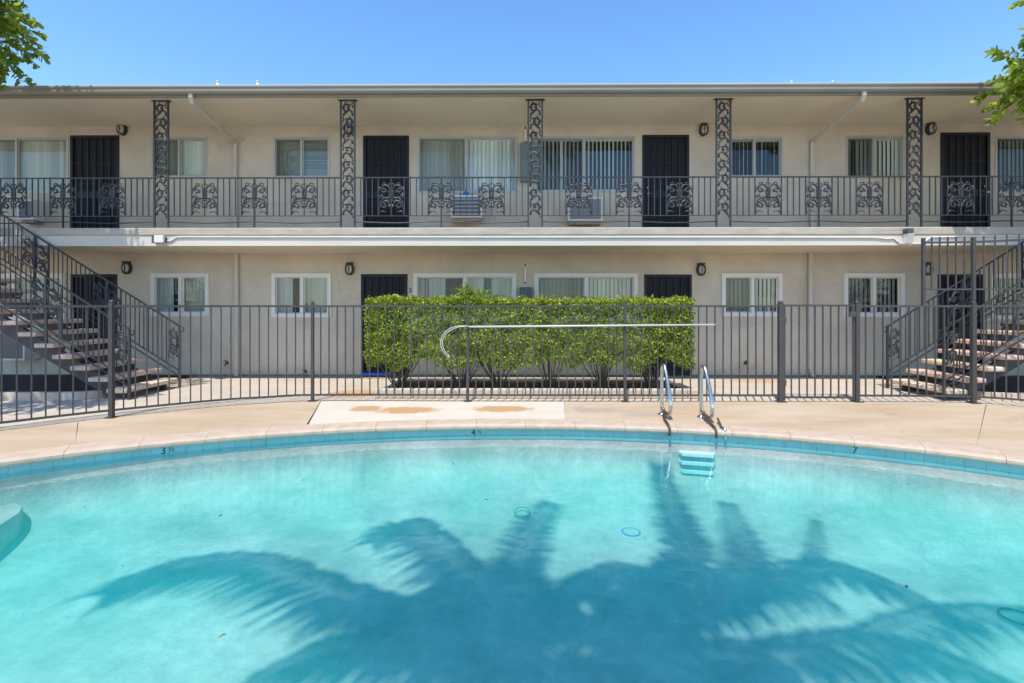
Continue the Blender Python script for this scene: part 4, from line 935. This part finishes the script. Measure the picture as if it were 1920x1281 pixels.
# flood lights and conduit on the slab edge
def flood(px0, px1, py0, py1, lb, vert):
    y = FRONT-.09; x0, z1 = WP(px0, py0, y); x1, z0 = WP(px1, py1, y); l = empty('floodlight', ((x0+x1)/2, FRONT, z0), lb, 'floodlight', 'floodlights on the balcony edge')
    ye = FRONT-.012
    if vert:
        zc = z0+(z1-z0)*.70
        MB().box(x0, x1, y-.06, FRONT-.03, zc, z1).build('lamp_head', M['cabinet2'], l, bevel=.01)
        MB().add([(x0+.01, y-.08, zc-.01), (x1-.005, y-.08, zc-.01), (x1, y-.02, z0), (x0+.015, y-.02, z0), (x0+.01, FRONT-.03, zc-.01), (x1-.005, FRONT-.03, zc-.01), (x1, FRONT-.013, z0), (x0+.015, FRONT-.013, z0)], [(0, 1, 2, 3), (4, 7, 6, 5), (0, 4, 5, 1), (2, 6, 7, 3), (0, 3, 7, 4), (1, 5, 6, 2)]).build('diffuser', M['vinyl'], l)
    else:
        xm = x0+(x1-x0)*.28
        MB().box(x0, xm, y-.03, ye-.002, z0+.01, z1).build('lamp_head', M['cabinet2'], l, bevel=.012)
        MB().box(xm+.003, x1, y-.06, y-.01, z0+.012, z1-.008).build('diffuser', M['vinyl'], l, bevel=.006); MB().box(xm+.02, x1-.02, y-.009, ye-.002, z0+.03, z1-.03).build('bracket', M['cabinet2'], l)
flood(286, 310, 441, 457, 'square white floodlight at the left end of the balcony edge', False)
flood(1697, 1709, 429, 457, 'upright white floodlight at the right end of the balcony edge', True)
yc = FRONT-.026
def cpt(px, py): a = WP(px, py, yc); return (a[0], yc, a[1])
cond = empty('conduit', cpt(1000, 444), 'thin painted cable conduit running along the balcony edge', 'conduit')
MB().tube([cpt(310, 452), cpt(320, 452), cpt(331, 445), cpt(345, 444.5), cpt(900, 445), cpt(1400, 445), cpt(1640, 445.5), cpt(1662, 448), cpt(1675, 447), cpt(1688, 457), cpt(1697, 457)], .013, 6).build('main_run', M['conduit'], cond, smooth=True)
MB().tube([cpt(1709, 457), cpt(1728, 457), cpt(1745, 445), cpt(1800, 444), cpt(1990, 444)], .013, 6).build('end_run', M['conduit'], cond, smooth=True)
# hose taps low on the wall
for px, py, lb in ((1397, 681, 'brass hose tap on the lower wall right of the hedge'), (427, 681, 'brass hose tap on the lower wall beside the left downspout'), (573, 697, 'low brass hose tap under the small lower window left of the hedge')):
    x, z = WP(px, py, WALL); t = empty('hose_tap', (x, WALL, z), lb, 'tap', 'hose taps on the lower wall')
    MB().tube([(x, WALL, z), (x, WALL-.07, z), (x, WALL-.10, z-.02), (x, WALL-.11, z-.06)], .012, 8).build('spout', M['bronze'], t, smooth=True)
    MB().tube([(x, WALL-.06, z), (x, WALL-.07, z+.05)], .008, 6).tube([(x-.035, WALL-.075, z+.05), (x+.035, WALL-.075, z+.05)], [.012, .012], 8).build('wheel', M['bronze'], t, smooth=True)
    MB().tube([(x, WALL-.001, z), (x, WALL-.008, z)], .03, 12).build('flange', M['bronze'], t)
# things at door three
a0 = WX(679, WALL-.1); a1 = WX(735, WALL-.1)
MB_ = MB().tube([(a0, WALL-.09, .055), (a0+.02, WALL-.09, .055), (a1-.02, WALL-.09, .055), (a1, WALL-.09, .055)], [.03, .04, .04, .03], 12).build('draught_roll', M['blue'], None, smooth=True); tag(MB_, 'bright blue roll lying against the foot of lower door three', 'roll')
p = GP(708, 708); mb = MB(); n = 20; pr = [(0.0+.32*math.cos(math.pi*k/n), -.20*math.sin(math.pi*k/n)) for k in range(n+1)]
vs = [(p.x+x, WALL-.14+y, z) for z in (.002, .018) for x, y in pr]; n = len(pr)
tag(mb.add(vs, [tuple(range(n)), tuple(range(n, 2*n)), *[(k, (k+1) % n, n+(k+1) % n, n+k) for k in range(n)]]).build('doormat', M['matt']), 'half round tan doormat in front of lower door three', 'doormat')
# roof vent pipes
for px, lb in ((408, 'leftmost small white vent pipe above the roof edge'), (483, 'second white vent pipe from the left above the roof edge'), (1484, 'third white vent pipe above the right half of the roof'), (1561, 'rightmost small white vent pipe above the roof edge')):
    Y = EAVE+1.2; x, z = WP(px, 154, Y); z = max(z, 0)
    v = empty('vent_pipe', (x, Y, gz1), lb, 'vent pipe', 'vent pipes on the roof')
    MB().lathe((x, Y, gz1-.1), [(.022, 0), (.022, z-gz1+.10)], 10).build('pipe', M['pvc'], v, smooth=True); MB().lathe((x, Y, z), [(.029, 0), (.029, .02), (.022, .025)], 10).build('collar', M['pvc'], v)

# ================================================================== POOL TOYS AND DRIFTED LEAVES
def ring(px, py, z, r, m, lb, tilt=0):
    p = GP(px, py, z); mb = MB(); mb.tube([(p.x+r*math.cos(2*math.pi*k/24), p.y+r*math.sin(2*math.pi*k/24)*math.cos(tilt), z+.012+r*math.sin(2*math.pi*k/24)*math.sin(tilt)) for k in range(25)], .0065, 8, cap=False)
    tag(mb.build('dive_ring', m, None, smooth=True), lb, 'dive ring', 'dive rings on the pool floor')
ring(1183, 1000, -.745, .085, M['ringb'], 'bright blue dive ring on the pool floor near the palm shadow'); ring(979, 962, -.695, .082, M['ringg'], 'pale green dive ring on the sunlit pool floor', .2); ring(1908, 1160, -.745, .10, M['ringd'], 'dark ring at the right edge of the pool floor in palm shadow')
lfm = mat('dead_leaf', (.20, .17, .05), .7, .3, 30)
for px, py, lb in ((158, 951, 'small olive leaf floating near the entry step'), (414, 967, 'small dry leaf floating on the sunlit left water'), (417, 1192, 'small brown leaf floating below the left palm frond shadow'), (911, 937, 'small dry leaf floating left of the green ring'), (839, 823, 'dark leaf floating below the depth number four and a half'), (1700, 1100, 'tiny dry leaf floating over the right frond shadow')):
    p = GP(px, py, WATER_Z+.004); a = random.uniform(0, 6.28); s_ = .018
    d = Vector((math.cos(a), math.sin(a), 0)); n_ = Vector((-d.y, d.x, 0)); mb = MB()
    ol = [p-d*s_, p-d*s_*.3+n_*s_*.4+Vector((0, 0, .004)), p+d*s_*.4+n_*s_*.35+Vector((0, 0, .006)), p+d*s_, p+d*s_*.4-n_*s_*.35+Vector((0, 0, .004)), p-d*s_*.3-n_*s_*.4+Vector((0, 0, .005))]
    lo = [q-Vector((0, 0, .002)) for q in ol]
    mb.add(ol+lo, [tuple(range(6)), tuple(reversed(range(6, 12))), *[(k, 6+k, 6+(k+1) % 6, (k+1) % 6) for k in range(6)]]); tag(mb.build('fallen_leaf', lfm), lb, 'leaf')

# ================================================================== TREES
def tree(base, blobs, ntw, lb, nlv=26):
    t = empty('shade_tree', base, lb, 'tree', 'broadleaf trees flanking the courtyard'); bx, by = base[0], base[1]
    mb = MB(); main = Vector(blobs[0][0]); fork = Vector((bx+.1, by, main.z-2.0))
    mb.tube(smoothpath([(bx, by, -.05), (bx+.06, by+.03, 1.2), (bx-.03, by, 2.6), fork], 4), [.22-.007*i for i in range(13)], 10); mb.build('trunk', M['bark'], t, smooth=True)
    tw = MB(); pts = []
    for (c, r_), n_ in zip(blobs, ntw):
        c = Vector(c)
        limbs = max(2, n_//60)
        ends = []
        for i in range(limbs):
            d = Vector((random.gauss(0, 1), random.gauss(0, 1), random.gauss(0, .8))).normalized(); e = c+Vector((d.x*r_[0]*.6, d.y*r_[1]*.6, d.z*r_[2]*.6)); ends.append(e)
            mid = fork*.5+e*.5+Vector((random.gauss(0, .15), random.gauss(0, .15), .25)); tw.tube(smoothpath([fork, mid, e], 5), [.08-.0065*j for j in range(11)], 6)
        for i in range(n_):
            d = Vector((random.gauss(0, 1), random.gauss(0, 1), random.gauss(0, 1))).normalized(); rad = random.random()**.4
            rad *= 1+.16*mnoise.noise(d*2.2+c)
            o = c+Vector((d.x*r_[0], d.y*r_[1], d.z*r_[2]))*rad
            dirn = (d+Vector((random.gauss(0, .5), random.gauss(0, .5), random.gauss(-.35, .4)))).normalized(); ln = random.uniform(.25, .5)
            e = min(ends, key=lambda q: (q-o).length)
            if random.random() < .35: tw.tube([e+(o-e)*.2, o], [.012, .005], 4)
            tw.tube([o, o+dirn*ln], [.005, .002], 3)
            for k in range(nlv):
                f_ = random.random(); s_ = dirn.cross(Vector((random.gauss(0, .4), random.gauss(0, .4), 1))); s_ = s_.normalized() if s_.length > .01 else Vector((1, 0, 0))
                pts.append((o+dirn*ln*f_, dirn, s_*(1 if k % 2 else -1)))
    tw.build('limbs', M['bark'], t, smooth=True)
    v = []; f = []
    for (q, dr, sd_) in pts:
        L_ = random.uniform(.09, .15); W_ = L_*.25; ax = (sd_+dr*random.uniform(.2, .9)+Vector((0, 0, random.gauss(-.2, .3)))).normalized(); n_ = ax.cross(dr+Vector((random.gauss(0, .5), random.gauss(0, .5), random.gauss(0, .5))))
        if n_.length < .01: continue
        n_.normalize(); k = len(v); m1 = q+ax*L_*.35; m2 = q+ax*L_*.8
        v += [q, m1+n_*W_, m2+n_*W_*.85, q+ax*L_, m2-n_*W_*.85, m1-n_*W_]; f += [(k, k+1, k+2, k+3, k+4, k+5)]
    me = bpy.data.meshes.new('crown'); me.from_pydata([tuple(p) for p in v], [], f); me.materials.append(M['leaf']); me.update(); o = bpy.data.objects.new('crown', me); link(o, t); tag(o, kind='stuff')
tree((-10.2, 6.2, 0), [((-10.0, 6.3, 7.0), (2.7, 1.9, 2.1)), ((-8.38, 7.6, 6.05), (.66, .55, 1.0)), ((-7.9, 5.2, 5.9), (.9, .8, .8))], (620, 130, 110), 'leafy tree hanging into the upper left corner of the sky')
tree((10.6, 6.6, 0), [((10.25, 6.9, 6.4), (2.5, 1.7, 1.9)), ((8.12, 7.35, 4.95), (.74, .55, .62))], (560, 120), 'leafy tree hanging over the eave at the upper right')
# ---- palm behind the viewer: its crown throws the shadow on the pool
zF = -.74
PCZ = 8.4
def unshadow(px, py, z):
    p = GP(px, py, zF); k = (z-zF)/SUND.z; return Vector((p.x+SUND.x*k, p.y+SUND.y*k, z))
core = unshadow(1085, 1245, PCZ)
palm = empty('palm_tree', (core.x-.1, core.y-.1, 0), 'tall feather palm casting its frond shadow across the pool', 'palm tree')
mb = MB(); trp = smoothpath([(core.x-.1, core.y-.1, -.05), (core.x-.14, core.y-.12, 2.5), (core.x-.05, core.y-.05, 5.5), (core.x, core.y, PCZ-.05)], 10)
mb.tube(trp, [.20-.002*i+(.012 if i % 2 else 0) for i in range(len(trp))], 14); mb.build('trunk', M['bark'], palm, smooth=True)
def frond(pts, lf=.62, dens=58, hang=.85, side=.45):
    P = smoothpath(pts, 8); m_ = len(P); L_ = sum((b-a).length for a, b in zip(P, P[1:]))
    mb = MB(); mb.tube(P, [.028-.023*i/(m_-1) for i in range(m_)], 5)
    for i in range(dens):
        f_ = .12+.88*i/(dens-1); k = min(m_-2, int(f_*(m_-1))); q = P[k]+(P[k+1]-P[k])*(f_*(m_-1)-k); d = (P[k+1]-P[k]).normalized()
        sd_ = d.cross(Vector((0, 0, 1))); sd_ = sd_.normalized() if sd_.length > .05 else Vector((1, 0, 0)); ll = lf*(.55+.45*math.sin(math.pi*min(1, f_*1.05)))*random.uniform(.85, 1.1)
        for s_ in (-1, 1):
            a = (sd_*s_*.75+d*.5+Vector((0, 0, random.uniform(-.15, .15)))).normalized(); dr = Vector((random.gauss(0, .04), random.gauss(0, .04), -1))
            w_ = .031; p0 = q; p1 = q+a*ll*.30+dr*ll*.14; p2 = q+a*ll*side+dr*ll*hang; u = d*w_
            mb.add([p0-u*.5, p0+u*.5, p1+u, p1-u, p2+u*.15, p2-u*.15], [(0, 1, 2, 3), (3, 2, 4, 5)])
    return mb.build('frond', M['palm'], palm)
def shadow_frond(px, rise, drop, **kw):
    """frond whose shadow follows the photographed line; height profile rise and drop along it"""
    pts = [core.copy()]
    for i, (x, y) in enumerate(px):
        f_ = (i+1)/len(px); pts.append(unshadow(x, y, PCZ+rise*math.sin(math.pi*f_*.8)-drop*f_*f_))
    return frond(pts, **kw)
shadow_frond([(820, 1165), (640, 1105), (470, 1052), (310, 1072), (195, 1120)], .5, 1.3, lf=.85, dens=90)
shadow_frond([(960, 1150), (860, 1050), (770, 980), (700, 1020)], .7, 1.4, lf=.85, dens=80)
shadow_frond([(1020, 1140), (975, 1060), (1005, 985), (1035, 950)], .7, .8, lf=.55, hang=.45, side=.7)
shadow_frond([(1180, 1120), (1290, 1040), (1266, 970), (1240, 912)], .5, .9, lf=.5, dens=80, hang=.45, side=.7)
shadow_frond([(1280, 1130), (1400, 1060), (1385, 1000), (1363, 955)], .9, 1.0, lf=.45, hang=.45, side=.7)
shadow_frond([(1350, 1130), (1500, 1065), (1525, 1030), (1527, 985)], 1.1, 1.0, lf=.35)
shadow_frond([(1300, 1120), (1500, 1060), (1640, 1080), (1790, 1155)], .6, 1.5, lf=.6)
shadow_frond([(1300, 1215), (1560, 1200), (1760, 1145), (1930, 1145)], .5, .9, lf=.7)
shadow_frond([(1250, 1250), (1500, 1200), (1720, 1205), (1930, 1290)], .5, 1.2, lf=.7)
shadow_frond([(930, 1200), (800, 1140), (700, 1120), (600, 1150)], .4, 1.2, lf=.6)
shadow_frond([(930, 1230), (760, 1200), (600, 1215), (470, 1270)], .5, 1.3, lf=.75)
shadow_frond([(1150, 1160), (1200, 1080), (1190, 1060), (1140, 1050)], .9, .7, lf=.6)
shadow_frond([(1200, 1180), (1340, 1120), (1440, 1090), (1540, 1110)], .8, 1.0, lf=.7)
shadow_frond([(1080, 1180), (1060, 1120), (1110, 1075), (1150, 1060)], 1.0, .5, lf=.65)
shadow_frond([(960, 1190), (880, 1130), (860, 1090), (800, 1100)], .8, .7, lf=.7)
for i in range(8):
    a = R(222+i*100/7+random.uniform(-8, 8)); ln = random.uniform(2.6, 3.3); up = random.uniform(.1, 1.0); d = Vector((math.cos(a), math.sin(a), 0))
    frond([core, core+d*ln*.3+Vector((0, 0, .35*up)), core+d*ln*.65+Vector((0, 0, .35*up-.25)), core+d*ln*.92+Vector((0, 0, -1.2+.5*up))], lf=.6, dens=40)
for i in range(3):
    a = R(200+i*60+random.uniform(-15, 15)); ln = random.uniform(1.2, 1.9); d = Vector((math.cos(a), math.sin(a), 0)); frond([core, core+d*ln*.3+Vector((0, 0, .6)), core+d*ln*.6+Vector((0, 0, .9)), core+d*ln+Vector((0, 0, .8))], lf=.6, dens=36)
